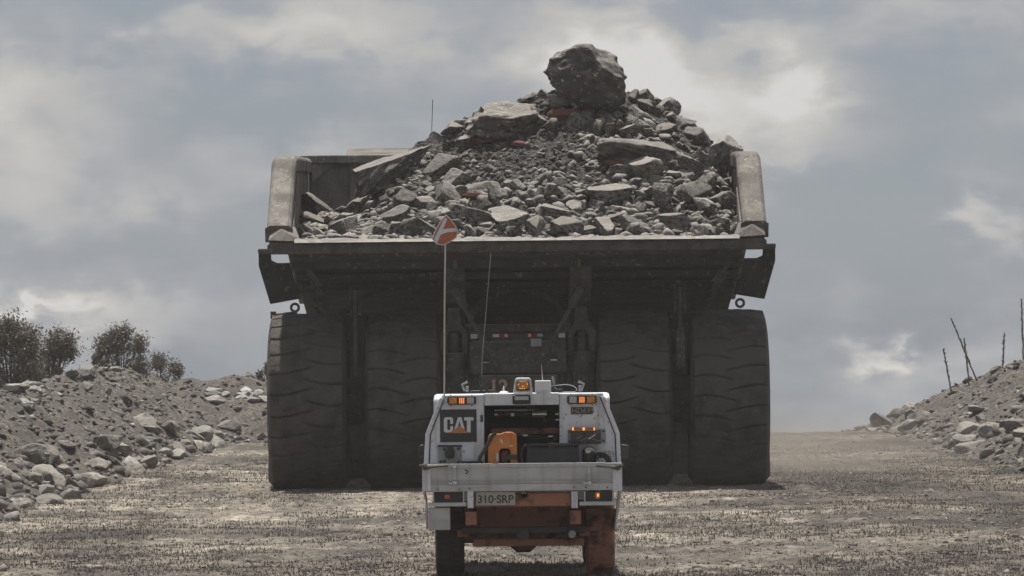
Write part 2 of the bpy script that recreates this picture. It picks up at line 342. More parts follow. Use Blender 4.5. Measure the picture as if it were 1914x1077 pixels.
# ------------------------------------------------------------------ berms
def bermL_raw(X, Y):
    H = np.interp(Y, [40, 100, 112, 126, 134, 142, 150, 158, 166], [1.2, 1.35, 1.42, 1.52, 1.6, 1.5, 1.15, .9, .4])
    cx = np.interp(Y, [40, 75, 100, 130, 165], [-8.9, -8.6, -8.3, -8.1, -8.0])
    wv = .35*fbm(Y*.25, Y*0, 3.3, 3)
    d = np.abs(X-cx-wv)
    a = H*np.clip(1-d/2.35, -1, 1)
    a = np.where(a > H*.8, H*.8+(a-H*.8)*.6, a)
    Hb = np.interp(X, [-14, -8, -5, -3, 0, 4], [.8, 1.1, 1.22, 1.15, .7, 0])
    bb = Hb*np.clip(1-np.abs(Y-136-.8*fbm(X*.4, X*0, 8, 2))/5.0, -1, 1)
    return np.maximum(a, bb)
def bermR_raw(X, Y):
    H = np.interp(Y, [60, 100, 125, 134, 142, 150, 158, 168, 176], [1.2, 1.45, 1.55, 1.5, 1.2, .9, .6, .25, 0])
    wv = .3*fbm(Y*.3, Y*0, 1.3, 3)
    d = np.abs(X-10.3-wv); a = H*np.clip(1-d/2.6, -1, 1)
    return np.where(a > H*.8, H*.8+(a-H*.8)*.6, a)
def rough(X, Y, s):
    return .20*fbm(X*.9, Y*.9, s, 3) + .14*fbm(X*3, Y*3, s+2, 3) + .05*np.abs(fbm(X*9, Y*9, s+4, 2))
def hL(X, Y):
    b = bermL_raw(X, Y); return ground_h(X, Y) + np.where(b > -.2, b, -.25+0*b)*1.0 + rough(X, Y, 2.0)*np.clip(b*3+.2, 0, 1) - .02
def hR(X, Y):
    b = bermR_raw(X, Y); return ground_h(X, Y) + np.where(b > -.2, b, -.25+0*b) + rough(X, Y, 6.0)*np.clip(b*3+.2, 0, 1) - .02
M['berm'] = mat('gravelly spoil', (.038,.033,.027), (.15,.13,.108), 9, .97, 0, 1.0, 25, c3=(.08,.07,.06), spots=(22,(.28,.26,.235)))
V, Fc = grid(np.concatenate([np.arange(-14, -10.2, .3), np.arange(-10.2, -5.2, .09), np.arange(-5.2, 4.1, .13)]), np.arange(62, 168, .13), hL)
keep = (V[Fc][:, :, 2].max(1) > ground_h(V[Fc[:, 0], 0], V[Fc[:, 0], 1])-.12); bl = mk('earth_berm', rawmesh('berm_left', V, Fc[keep]), M['berm'])
tag(bl, kind='structure')
V, Fc = grid(np.concatenate([np.arange(7.0, 11.2, .09), np.arange(11.2, 14, .3)]), np.arange(80, 178, .13), hR)
keep = (V[Fc][:, :, 2].max(1) > ground_h(V[Fc[:, 0], 0], V[Fc[:, 0], 1])-.12); br = mk('earth_berm', rawmesh('berm_right', V, Fc[keep]), M['berm'])
tag(br, kind='structure')

# ------------------------------------------------------------------ rocks
def ico(sub):
    bm = bmesh.new(); bmesh.ops.create_icosphere(bm, subdivisions=sub, radius=1)
    V = np.array([v.co[:] for v in bm.verts]); Fc = np.array([[v.index for v in f.verts] for f in bm.faces]); bm.free(); return V, Fc
ICO = {s: ico(s) for s in (1, 2, 3, 4, 5)}
def rock_data(seed, sub=3, cuts=9, amp=.06, dmin=.5, dmax=.85, extra=()):
    r = np.random.default_rng(seed); V, Fc = ICO[sub]; V = V.copy()
    for k in range(cuts):
        n = r.normal(size=3); n /= np.linalg.norm(n); d = r.uniform(dmin, dmax)
        e = V@n - d; V -= np.clip(e, 0, None)[:, None]*n
    for (a, b, c, d) in extra:
        n = np.array((a, b, c)); n = n/np.linalg.norm(n); V -= np.clip(V@n-d, 0, None)[:, None]*n
    s = seed*3.7
    if amp and sub >= 4: amp_f = .03
    else: amp_f = 0
    if amp:
        nn = V/np.linalg.norm(V, axis=1, keepdims=True)
        dsp = amp*2.2*fbm(V[:, 0]*1.6+s, V[:, 1]*1.6, V[:, 2]*1.6, 3 if sub < 4 else 5, .55)
        if sub >= 4: dsp += amp*.9*np.abs(fbm(V[:, 0]*4+s, V[:, 1]*4, V[:, 2]*4, 3))
        if amp_f: dsp += amp_f*fbm(V[:, 0]*7+s, V[:, 1]*7, V[:, 2]*7, 3) - amp_f*1.2*np.clip(.08-np.abs(fbm(V[:, 0]*2.3+s, V[:, 1]*2.3, V[:, 2]*2.3+5, 2)), 0, 1)*9
        V = V + nn*dsp[:, None]
    mn, mx = V.min(0), V.max(0); V = (V-(mn+mx)/2)/((mx-mn)/2)
    return V, Fc
ROCKS = [rawmesh('rock', *rock_data(100+i, 4, 11+i % 5, .03, .34, .8)) for i in range(14)]
def rock(name, me, mat_, loc, size, rot=None):
    o = bpy.data.objects.new(name, me); C.objects.link(o); o.location = loc; o.scale = size
    o.rotation_euler = rot if rot else (random.uniform(0, 6.3), random.uniform(0, 6.3), random.uniform(0, 6.3))
    if not me.materials: me.materials.append(mat_)
    return o
for m_ in ROCKS: m_.materials.append(M['rock'])
PROCKS = [m_.copy() for m_ in ROCKS]
for m_ in PROCKS: m_.materials.clear(); m_.materials.append(M['pale'])
M['chalk'] = mat('whitish crest stone', (.26,.25,.23), (.52,.5,.46), 2.4, .93, 0, 1.0, 8, objrand=.25)
CROCKS = [m_.copy() for m_ in ROCKS]
for m_ in CROCKS: m_.materials.clear(); m_.materials.append(M['chalk'])
def scatter_mesh(name, pos, size, mat_, sub=1, seed=0, squash=.75):
    n = len(pos); r = np.random.default_rng(seed); vars_ = [rock_data(500+k, sub, 10, 0, .3, .72) for k in range(6)]
    Vs = []; Fs = []; off = 0
    for k in range(6):
        idx = np.arange(k, n, 6)
        if len(idx) == 0: continue
        Vr, Fr = vars_[k]
        q = r.normal(size=(len(idx), 4)); q /= np.linalg.norm(q, axis=1, keepdims=True); a, b, c, d = q.T
        Rm = np.stack([1-2*(c*c+d*d), 2*(b*c-a*d), 2*(b*d+a*c), 2*(b*c+a*d), 1-2*(b*b+d*d), 2*(c*d-a*b), 2*(b*d-a*c), 2*(c*d+a*b), 1-2*(b*b+c*c)], 1).reshape(-1, 3, 3)
        sc = size[idx][:, None]*r.uniform(.55, 1.15, (len(idx), 3))
        P = np.einsum('nij,nvj->nvi', Rm, Vr[None]*sc[:, None, :]); P[:, :, 2] *= squash
        P += pos[idx][:, None, :]
        Vs.append(P.reshape(-1, 3)); m_ = len(Vr)
        Fs.append((Fr[None]+(np.arange(len(idx))*m_)[:, None, None]+off).reshape(-1, 3)); off += m_*len(idx)
    return mk(name, rawmesh(name, np.concatenate(Vs), np.concatenate(Fs)), mat_)

# berm stones: individuals and rubble
def at_surface(px, py, hf, d0=62, d1=175):
    ds = np.arange(d0, d1, .1); x, y = unroll(px, py)
    X = (x-CX)/F*ds; Z = HC-(y-HZ)/F*ds; hit = np.where(Z <= hf(X, ds))[0]
    if len(hit) == 0: return None
    i = hit[0]; return Vector((X[i], ds[i], Z[i]))
bigs = [(92,942,30,22,'large pale boulder at the foot of the left berm with a dark cleft side'),
        (128,932,24,20,'rounded boulder leaning right against the biggest pale one at the berm foot'),
        (160,925,16,12,'small square stone right of the paired boulders at the berm foot'),
        (22,972,26,17,'low dark stone lying at the lower left corner of the picture'),
        (247,880,24,14,'grey boulder standing alone at the road edge of the left berm'),
        (112,876,26,9,'flat white slab lying halfway down the left berm'),
        (228,862,14,9,'small bright stone just above the grey roadside boulder'),
        (60,893,22,12,'pale wedge shaped stone low on the left berm'),
        (205,803,12,7,'small white chip high on the middle of the left berm slope'),
        (280,822,12,8,'dark pointed stone on the right flank of the left berm'),
        (30,722,26,6,'long whitish rock on the crest of the berm beside the large bush'),
        (160,697,20,15,'dark hump of rock on the crest between the two bushes'),
        (215,690,14,5,'white rocks capping the crest in front of the middle bush'),
        (125,830,20,8,'pale flat stone in the middle of the left berm face'),
        (40,850,20,14,'grey boulder at the left picture edge half way up the berm')]
for i, (px, py, a, b, lab) in enumerate(bigs):
    p = at_surface(px, py+b*.5, hL)
    if p is None: continue
    s = p.y/F; me = rawmesh('berm_boulder', *rock_data(300+i, 4, 8, .05)); me.materials.append(M['pale'] if 'dark' not in lab else M['rock'])
    o = rock('berm_boulder', me, None, p+Vector((0, .05, b*.35*s)), (a*s, a*s*.9, b*s*1.05), (random.uniform(-.25,.25), random.uniform(-.2,.2), random.uniform(0, 6)))
    tag(o, lab, 'boulder')
for k in range(34):
    far = k < 22; px = random.uniform(385, 498) if far else random.uniform(0, 75); py = random.uniform(733, 752) if far else random.uniform(718, 760)
    p = at_surface(px, py, hL)
    if p is None: continue
    s_ = random.uniform(.05, .15); o = rock('berm_rock', CROCKS[k % 14], None, p+Vector((0, 0, s_*.2)), (s_*1.5, s_, s_*.6), (random.uniform(-.3,.3), random.uniform(-.3,.3), random.uniform(0, 6)))
    tag(o, 'whitish flat stone capping the ' + ('far low berm beside the left rear tyre' if far else 'berm below the big left bush'), 'rock', 'whitish stones capping the left berm')
bigr = [(1850,805,24,17,'round pale boulder on the lower slope of the right berm'),(1905,765,18,9,'whitish slab at the right picture edge on the berm slope'),
        (1830,765,26,7,'tilted light slab above the round pale boulder'),(1712,730,18,7,'brownish rock on the crest at the left shoulder of the right berm'),
        (1858,692,9,7,'small brown stone perched on the top of the right berm'),(1640,803,20,8,'low mound of stone at the left tip of the right berm'),
        (1760,805,18,9,'grey stone at the foot of the right berm slope'),(1690,800,14,8,'pale stone near the left end of the right berm foot')]
for i, (px, py, a, b, lab) in enumerate(bigr):
    p = at_surface(px, py+b*.5, hR)
    if p is None: continue
    s = p.y/F; me = rawmesh('berm_boulder', *rock_data(340+i, 4, 8, .05)); me.materials.append(M['pale'])
    o = rock('berm_boulder', me, None, p+Vector((0, .05, b*.35*s)), (a*s, a*s*.9, b*s*1.05), (random.uniform(-.25,.25), random.uniform(-.2,.2), random.uniform(0, 6)))
    tag(o, lab, 'boulder')
def stones(hf, raw, x0, x1, y0, y1, n_ind, n_stuff, lab, grp, seed, vis):
    r = np.random.default_rng(seed); k = 0; t = 0
    while k < n_ind and t < 20000:
        t += 1; x = r.uniform(x0, x1); y = r.uniform(y0, y1); b = raw(np.array(x), np.array(y))
        if b < .02 or not vis(x, y): continue
        if r.random() > (1 if b < .45 else (.16 if b < 1.15 else .6)): continue
        z = float(hf(np.array(x), np.array(y))); s = r.uniform(.04, .085) if .45 < b < 1.15 else (r.uniform(.1, .25 if y > 98 else .32) if b < .45 else r.uniform(.05, .13))
        o = rock('berm_rock', PROCKS[r.integers(14)], None, (x, y, z+s*.2), (s*1.25, s, s*.7), (r.uniform(-.5,.5), r.uniform(-.5,.5), r.uniform(0,6)))
        
        where = ('low, near its foot' if b < .45 else ('half way up its face' if b < 1.15 else 'along its crest')) + (', in its nearer part' if y < 112 else ', in its far part')
        tag(o, lab + ' ' + where, 'rock', grp); k += 1
    X = r.uniform(x0, x1, n_stuff*2); Y = r.uniform(y0, y1, n_stuff*2); b = raw(X, Y); kk = (b > -.06); X, Y = X[kk][:n_stuff], Y[kk][:n_stuff]
    Z = hf(X, Y); S = r.gamma(1.5, .018, len(X))+.010; S = S*np.where((b[kk][:n_stuff] < .35), 1.5, 1)
    scatter_mesh('berm_rubble', np.stack([X, Y, Z], 1), S, M['rubble'], 1, seed)['kind'] = 'stuff'
M['rubble'] = mat('loose rubble', (.05,.045,.039), (.2,.182,.16), 3.3, .95, 0, .5, 20, spots=(5,(.4,.38,.35)), lo=.38, hi=.66)
stones(hL, bermL_raw, -10.4, -1, 70, 152, 170, 15000, 'pale loose stone on the left berm', 'loose stones on the left berm', 21,
       lambda x, y: abs(x/y*F) < 975 and x/y*F < -430)
stones(hR, bermR_raw, 7.4, 11.5, 95, 165, 80, 7000, 'pale loose stone on the right berm', 'loose stones on the right berm', 22,
       lambda x, y: abs(x/y*F) < 975)

M['roadstone'] = mat('road gravel', (.08,.07,.06), (.3,.265,.225), 3.3, .95, 0, .5, 20)
# ------------------------------------------------------------------ gravel and stubble on the road
r = np.random.default_rng(5)
n = 13000; Y = 59+r.random(n)**1.3*78; X = (r.uniform(-1, 1, n))*np.minimum(Y*.0785+.3, 8.0)
d = fbm(X*.8, Y*.35, 4.0, 3); k = d > -.12; X, Y = X[k], Y[k]
scatter_mesh('road_gravel', np.stack([X, Y, ground_h(X, Y)], 1), r.gamma(1.5, .0075, len(X))+.006, M['roadstone'], 1, 9, .8)['kind'] = 'stuff'
def stubble(name, n, mat_, seed, thr, sgn, hmin, hmax):
    r = np.random.default_rng(seed); Y = 59+r.random(n)**1.2*62; X = r.uniform(-1, 1, n)*np.minimum(Y*.0785+.3, 7.6)
    d = fbm(X*.55, Y*.22, 9.0, 4)*sgn; k = d > thr; X, Y = X[k], Y[k]; n = len(X); Z = ground_h(X, Y)-.004
    h = r.uniform(hmin, hmax, n)*(.5+r.random(n)**2); wd = r.uniform(.003, .011, n); an = r.uniform(-.9, .9, n); le = r.normal(0, .13, (n, 2))*h[:, None]
    dx, dy = np.cos(an)*wd, np.sin(an)*wd
    A = np.stack([X-dx, Y-dy, Z], 1); B = np.stack([X+dx, Y+dy, Z], 1); T = np.stack([X+le[:, 0], Y+le[:, 1], Z+h], 1)
    V = np.stack([A, B, T], 1).reshape(-1, 3)
    o = mk(name, rawmesh(name, V, np.arange(3*n).reshape(-1, 3)), mat_); tag(o, kind='stuff'); return o
M['dry'] = mat('dry pale stubble', (.13,.116,.098), (.33,.295,.245), 1.2, .9)
M['dark'] = mat('dark dead stubble', (.08,.07,.058), (.18,.16,.134), 1.2, .9)
tag(stubble('dry_grass', 150000, M['dry'], 31, -.12, 1, .006, .042), 'short pale dry grass stubble over the dirt road', 'grass')
tag(stubble('dead_weeds', 34000, M['dark'], 32, -.02, -1, .005, .03), 'short dark dead weeds over the dirt road', 'weeds')

# ------------------------------------------------------------------ haul truck
TD = 95.0; TX0 = (967-CX)/F*TD
truck = empty('haul_truck', (TX0, TD, 0))
tag(truck, 'huge dusty grey mining haul truck seen from behind with a heaped load of rock', 'haul truck')
def S(off, py, yl=0.0):  # offset in px from the truck's centre line, level py -> local x, z
    D = TD+yl; return off/F*D, HC-(py-HZ)/F*D
def tb(mb, o0, o1, p0, p1, y0, y1, sym=False):
    yy = y0
    x0, z0 = S(o0, p0, yy); x1, z1 = S(o1, p1, yy)
    mb.box(x0, x1, y0, y1, z0, z1)
    if sym: mb.box(-x0, -x1, y0, y1, z0, z1)
    return mb
# tyres
TR = 1.26
def tyre_mesh(hw, tread, mirror=1):
    prof = [(-tread*1.02, .55), (-hw*.93, .60), (-hw, .74*1), (-hw*1.0, .86), (-hw*.985, .98), (-tread*1.07, 1.12), (-tread*1.03, 1.19)]
    uT = np.linspace(-1, 1, 44)
    P = [(t, rr*TR/1.26) for t, rr in prof] + [(u*tread, TR-.035*abs(u)**3.2) for u in uT] + [(-t, rr*TR/1.26) for t, rr in prof[::-1]]
    P = np.array(P); pitch = 26; ns = pitch*28
    th = np.arange(ns)/ns*2*math.pi
    T, Pi = np.meshgrid(th, np.arange(len(P)), indexing='ij')
    x = P[Pi, 0]; rr = P[Pi, 1]; u = np.clip(x/tread, -1.1, 1.1); ph = T/(2*math.pi)*pitch*mirror
    istread = (Pi >= len(prof)-1) & (Pi <= len(prof)+44)
    gl = (ph + .16*np.sin(u*2.8+.6) + .04*np.sin(T*3)) % 1.0; gr = (ph + .5 - .16*np.sin(u*2.8-.4) + .03*np.sin(T*5)) % 1.0
    def notch(g_, wd): return np.clip(1.25-np.abs(g_-.5)/wd, 0, 1)
    a = notch(gl, .05)*np.clip((.22-u)*5, 0, 1); b = notch(gr, .05)*np.clip((u+.12)*5, 0, 1)
    c = np.maximum(notch((u+.45)*2+.5, .03), notch((u-.5)*2+.5, .03))*.35*(np.abs(u) < .8)
    wear = .012*fbm(T*14, u*3, 1.0, 4)
    rr = rr - istread*(np.maximum(np.maximum(a, b)*.05, c*.02)) + istread*wear + .006*fbm(T*20, x*8, 4., 3)*(~istread)
    yy = rr*np.cos(T); zz = rr*np.sin(T)
    # flattened and bulged where it carries the load
    low = np.clip((-zz-.78)/.4, 0, 1)**1.2; x = x*(1+.09*low*(~istread)+.01*low); flat = zz < -(TR-.03); zz = np.where(flat, -(TR-.03)+(zz+(TR-.03))*.15, zz)
    V = np.stack([x, yy, zz], -1).reshape(-1, 3); m = len(P)
    i = (np.arange(ns)[:, None]*m+np.arange(m-1)[None]).ravel(); j = (((np.arange(ns)+1) % ns)[:, None]*m+np.arange(m-1)[None]).ravel()
    return rawmesh('tyre', V, np.stack([i, j, j+1, i+1], 1))
tm = [tyre_mesh(.565, .5, 1), tyre_mesh(.535, .475, -1)]
tm[0].materials.append(M['tyre']); tm[1].materials.append(M['tyre'])
rim = MB().lathe([(-.5, .2), (-.46, .3), (-.44, .52), (-.52, .6), (-.46, .61), (0, .56), (.46, .61), (.52, .6), (.44, .52), (.46, .3), (.5, .2)], 40)
rim_me = None
for j, (off, hw, me, yy) in enumerate([(-392, .565, tm[0], 0), (-214, .535, tm[1], 0), (215, .535, tm[1], 0), (392, .565, tm[0], 0), (-2.36, .5, tm[1], 6.4), (2.36, .5, tm[1], 6.4)]):
    x = off/F*TD if abs(off) > 10 else off
    wl = mk('tyre', me, None, truck, smooth=True, loc=(x, yy, TR-.03)); wl.rotation_euler = (j*.7+(.0 if j != 3 else .12), 0, 0 if j in (0, 1, 4) else math.pi)
    # keep the flattened foot on the ground: rotation is baked into the mesh's tread phase only
    wl.rotation_euler[0] = 0
    if rim_me is None:
        ro = rim.build('rim', M['frame'], wl, smooth=True); rim_me = ro.data
    else:
        ro = mk('rim', rim_me, None, wl)
# dump body
fl = MB()
hwB = 3.16
rear = -1.9; fwd = 3.6
# sloping floor (duck tail) and its front part
zR = 3.27; zF = 2.47
fl.hexa([(-hwB, rear, zR), (hwB, rear, zR), (hwB-.05, fwd, zF), (-hwB+.05, fwd, zF), (-hwB, rear, zR+.16), (hwB, rear, zR+.16), (hwB-.05, fwd, zF+.16), (-hwB+.05, fwd, zF+.16)])
fl.hexa([(-hwB+.05, fwd+.003, zF), (hwB-.05, fwd+.003, zF), (hwB-.05, 5.6, 2.6), (-hwB+.05, 5.6, 2.6), (-hwB+.05, fwd+.003, zF+.16), (hwB-.05, fwd+.003, zF+.16), (hwB-.05, 5.6, 2.76), (-hwB+.05, 5.6, 2.76)])
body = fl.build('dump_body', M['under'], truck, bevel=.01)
# side walls
for s in (-1, 1):
    q = MB()
    xi, xo = 3.12, 3.22
    poly = [(-1.85, 3.4), (3.6, 2.64), (5.5, 2.78), (5.5, 4.66), (.35, 4.5), (-.1, 4.28), (-1.75, 3.62)]
    q.prism_x(poly, s*xi if s > 0 else s*xo, s*xo if s > 0 else s*xi)
    q.build('side_wall', M['body'], body, bevel=.015)
    # bent top rail: a wide rounded box section running down to the tail lip
    q = MB(); path = [(-1.78, 3.60), (-.14, 4.585), (-.04, 4.625), (5.5, 4.72)]
    def sec(y, z, ty, tz, xi, xo, w_=.11):
        n_ = Vector((0, -tz, ty)).normalized()*w_
        P = []
        for xx, k in ((xi, -1), (xi, .7), (xi+.05, 1), (xo-.05, 1), (xo, .7), (xo, -1)):
            P.append((s*xx, y+n_.y*k, z+n_.z*k))
        return P
    pts = []
    for i, (y, z) in enumerate(path):
        a = path[max(i-1, 0)]; b = path[min(i+1, len(path)-1)]; tv = Vector((b[0]-a[0], b[1]-a[1])).normalized()
        pts += sec(y, z, tv.x, tv.y, 3.15-.03*i, [3.49, 3.47, 3.45, 3.34][i])
    fs = [tuple(i*6+k for k in ((0,1,2,3,4,5))) for i in (0, 3)]
    for i in range(3):
        for k in range(6): fs.append((i*6+k, i*6+(k+1) % 6, (i+1)*6+(k+1) % 6, (i+1)*6+k))
    q.add(pts, fs); o = q.build('side_rail', M['body'], body, bevel=.025)
    # corner gusset on the lip
    g1 = MB(); g1.add([(s*3.46, -2.0, 3.51), (s*3.02, -2.0, 3.51), (s*3.10, -1.55, 3.70), (s*3.42, -1.6, 3.74), (s*3.28, -1.9, 3.66), (s*3.46, -1.5, 3.45), (s*3.02, -1.5, 3.45)],
                      [(0,1,4), (1,2,4), (2,3,4), (3,0,4), (0,5,3), (1,6,2), (5,6,2,3)])
    g1.build('corner_gusset', M['body'], body, bevel=.015)
    # outer stiffeners
    for k in range(4):
        yy = -.4+k*1.3; zb = 3.5
        MB().box(s*3.223, s*3.36, yy, yy+.16, zb, min(4.5, 3.72+.5*(yy+1.5))).build('side_stiffener', M['body'], body, bevel=.012)
    # diagonal under-side ribs seen at the flank
    for k in range(5):
        z1 = 3.22-k*.13; y1 = -1.2+k*1.0
        f_ = MB().hexa([(s*2.72, y1, z1-.34), (s*2.80, y1, z1-.36), (s*2.80, y1+.2, z1-.36), (s*2.72, y1+.2, z1-.34),
                        (s*2.98, y1, z1-.02), (s*3.05, y1, z1-.04), (s*3.05, y1+.2, z1-.04), (s*2.98, y1+.2, z1-.02)])
        f_.build('rib', M['frame'], body, bevel=.01)
# tail beam and lip
tb(MB(), -467, 467, 451, 471, -2.0, -1.75).build('tail_beam', M['frame'], body, bevel=.03)
x0, z0 = S(410, 443, -2.05)
lp = MB(); nn_ = 90; rr_ = random.Random(3); jz = [rr_.gauss(0, .006)+.010*math.sin(k*.21)*(k % 7 < 5) for k in range(nn_+1)]; jy = [rr_.gauss(0, .005) for k in range(nn_+1)]
pp = []
for k in range(nn_+1):
    x_ = -3.10+6.2*k/nn_; pp += [(x_, -2.07+jy[k], z0-.052), (x_, -1.6, z0-.052), (x_, -1.6, z0+jz[k]*.5), (x_, -2.0+jy[k], z0+jz[k])]
fs = [(0, 1, 2, 3), (4*nn_+3, 4*nn_+2, 4*nn_+1, 4*nn_)]
for k in range(nn_):
    for q_ in range(4): fs.append((4*k+q_, 4*k+4+q_, 4*k+4+(q_+1) % 4, 4*k+(q_+1) % 4))
lp.add(pp, fs).build('tail_lip', mat('bare worn lip steel', (.13,.12,.105), (.27,.25,.222), 6, .6, .15, .3, 30, streak=(.16,.145,.125), stretch=(.6,3,6)), body)  # worn lip steel, paled further to stand in for light on its face
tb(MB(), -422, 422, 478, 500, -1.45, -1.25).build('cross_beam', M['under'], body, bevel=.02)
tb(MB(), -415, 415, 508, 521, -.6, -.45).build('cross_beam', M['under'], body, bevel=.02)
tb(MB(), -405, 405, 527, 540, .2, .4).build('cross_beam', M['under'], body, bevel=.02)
# headboard
hb = MB(); xh, zt = S(400, 287, 5.5); zb_ = S(400, 303, 5.5)[1]
hb.box(-3.118, 3.118, 5.5, 5.62, 2.78, zt-.02)
M['worn'] = mat('sunlit body steel', (.15,.138,.122), (.27,.248,.218), 4, .7, .1, .3, 30, streak=(.12,.1,.085), spots=(20,(.36,.34,.31)))  # paler copy of the body steel stands in for sun on the headboard
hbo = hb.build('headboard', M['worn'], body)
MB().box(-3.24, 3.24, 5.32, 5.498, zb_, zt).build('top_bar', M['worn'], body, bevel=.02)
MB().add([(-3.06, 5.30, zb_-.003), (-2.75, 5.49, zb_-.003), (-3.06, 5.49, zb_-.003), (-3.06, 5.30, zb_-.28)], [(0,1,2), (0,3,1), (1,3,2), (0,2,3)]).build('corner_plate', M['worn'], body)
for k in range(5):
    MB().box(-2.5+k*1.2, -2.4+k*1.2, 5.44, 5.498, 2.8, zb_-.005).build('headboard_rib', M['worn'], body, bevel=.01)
# canopy over the cab
MB().hexa([(-2.6, 5.63, 4.70), (2.9, 5.63, 4.70), (2.9, 8.6, 4.86), (-2.6, 8.6, 4.86), (-2.6, 5.63, 4.82), (2.9, 5.63, 4.82), (2.9, 8.6, 5.06), (-2.6, 8.6, 5.06)]).build('canopy', M['body'], body, bevel=.02)
# flank guards (the wings below the tail corners)
for s in (-1, 1):
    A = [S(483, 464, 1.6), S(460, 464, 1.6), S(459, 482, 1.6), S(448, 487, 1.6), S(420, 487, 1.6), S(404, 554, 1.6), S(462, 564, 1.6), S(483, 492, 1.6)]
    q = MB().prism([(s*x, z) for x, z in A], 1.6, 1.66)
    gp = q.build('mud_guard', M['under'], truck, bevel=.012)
    x0, z0 = S(484, 460, 1.5); x1, z1 = S(461, 470, 1.5)
    MB().box(s*x1, s*x0, 1.45, 2.2, z1, z0).build('guard_flange', M['body'], gp, bevel=.02)
    x0, z0 = S(462, 476, 1.5)
    ex, ez = S(416, 571, .8); ex *= s
    MB().torus((ex, .8, ez), .055, .019, 'y', 20, 8).build('lifting_eye', M['frame'], body, smooth=True)
# left marker bracket
ml = MB(); xa, za = S(-458, 584, .4); xb, zb2 = S(-412, 580, .4)
ml.tube([(xa, .4, za), (xb, .4, zb2)], .018, 8); xa2, za2 = S(-455, 590, .4); ml.tube([(xa2, .4, za2), (xb, .4, zb2-.05)], .014, 8)
mo = ml.build('marker_bracket', M['frame'], truck)
MB().box(xa-.03, xa+.05, .37, .45, za-.06, za+.05).build('marker_lamp', M['black'], mo, bevel=.01)
MB().box(xa-.01, xa+.02, .365, .372, za-.03, za-.005).build('marker_lens', M['redlit'], mo)
# longitudinal body beams with hinge
for s in (-1, 1):
    bm_ = MB(); xa = .74; xb = 1.04
    bm_.prism_x([(-1.2, 3.12), (5, 2.3), (5, 2.12), (-.7, 2.62), (-1.2, 2.95)], s*xa if s > 0 else s*xb, s*xb if s > 0 else s*xa)
    bo = bm_.build('body_beam', M['frame'], body, bevel=.02)
    tb(MB(), s*113, s*119, 476, 500, -1.5, -1.46).build('beam_tab', M['body'], body)
    # suspension cylinder with forked top
    def P(o_, p_): return S(s*o_, p_, -.7)
    fk = MB().prism([P(130, 575), P(108, 575), P(106, 605), P(94, 622), P(92, 660), P(103, 660), P(104, 628), P(109, 618), P(127, 618), P(132, 628), P(133, 662), P(145, 662), P(146, 622), P(132, 600)], -.7, -.45)
    cyl = MB(); cx_, cz = S(s*119, 690, -.6)
    zt1 = S(0, 658, -.6)[1]; zt2 = S(0, 715, -.6)[1]; ztop = S(0, 622, -.6)[1]
    cyl.lathe([(zt2-.35, 0), (zt2-.35, .2), (zt2, .21), (zt1-.02, .205), (zt1, .15), (zt1, .062), (ztop, .06), (ztop, 0)], 32, 'z', (cx_, -.6, 0))
    cy = cyl.build('suspension_cylinder', M['frame'], truck, smooth=True)
    fk.build('clevis', M['frame'], cy, bevel=.015)
    MB().tube([(cx_-.2, -.58, zt1-.1), (cx_+.2, -.58, zt1-.1)], .05, 10).build('pin', M['frame'], cy)
    # diagonal damper struts
    a = S(s*119, 540, -1.15); b = S(s*38, 684, -1.25); m1_ = tuple(a[i]+(b[i]-a[i])*.24 for i in (0, 1)); m2_ = tuple(a[i]+(b[i]-a[i])*.76 for i in (0, 1))
    MB().tube([(a[0], -1.15, a[1]), (m1_[0], -1.17, m1_[1]), (m1_[0], -1.171, m1_[1]-.002), (m2_[0], -1.22, m2_[1]), (m2_[0], -1.221, m2_[1]-.002), (b[0], -1.25, b[1])], [.05, .055, .03, .03, .055, .05], 12).build('diagonal_strut', M['frame'], truck, smooth=True)
    # rock ejector bar between the duals
    eo = 304; q = MB()
    tb(q, s*(eo-11), s*(eo-7), 535, 588, -.9, -.7); tb(q, s*(eo+7), s*(eo+11), 535, 588, -.9, -.7)
    ej = q.build('ejector_bracket', M['under'], truck)
    q = MB(); tb(q, s*(eo-4), s*(eo+4), 540, 700, -.85, -.78)
    q.build('ejector_bar', M['frame'], ej, bevel=.01)
    if s > 0:
        q = MB(); tb(q, s*(eo-8), s*(eo+8), 618, 690, -.93, -.852); q.build('ejector_block', M['frame'], ej, bevel=.015)
    # white work lamps at the frame ends
    q = MB(); tb(q, s*74, s*90, 620, 634, -1.1, -1.0); wl_ = q.build('work_lamp', M['frame'], truck, bevel=.01)
    q = MB(); tb(q, s*76, s*88, 624, 632, -1.11, -1.101); q.build('lamp_lens', M['clear'], wl_)
    # mounting pads
    q = MB(); tb(q, s*72, s*92, 655, 664, -.95, -.6); q.build('mounting_pad', M['frame'], truck, bevel=.01)
    # chassis rail
    MB().box(s*.62, s*.92, -.2, 8.5, 1.35, 1.95).build('chassis_rail', M['frame'], truck, bevel=.02)
    # arch plates over the tyres and centre
arc = MB()
def arch(mb, oc, pc, ro, ri, y0, y1, n=22):
    P = [];
    for k in range(n+1):
        a = math.pi*k/n; P.append((oc+ro*math.cos(a), pc-ro*.75*math.sin(a)))
    for k in range(n, -1, -1):
        a = math.pi*k/n; P.append((oc+ri*math.cos(a), pc-ri*.75*math.sin(a)))
    for k in range(n):
        q = [P[k], P[k+1], P[2*n-k], P[2*n+1-k]]; mb.prism([S(o_, p_, y0) for o_, p_ in q], y0, y1)
arch(arc, 0, 610, 96, 84, .5, .6); arc.build('arched_frame', M['frame'], truck)
for s in (-1, 1):
    a2 = MB(); arch(a2, s*205, 640, 150, 138, .7, .8); a2.build('arched_frame', M['under'], truck)
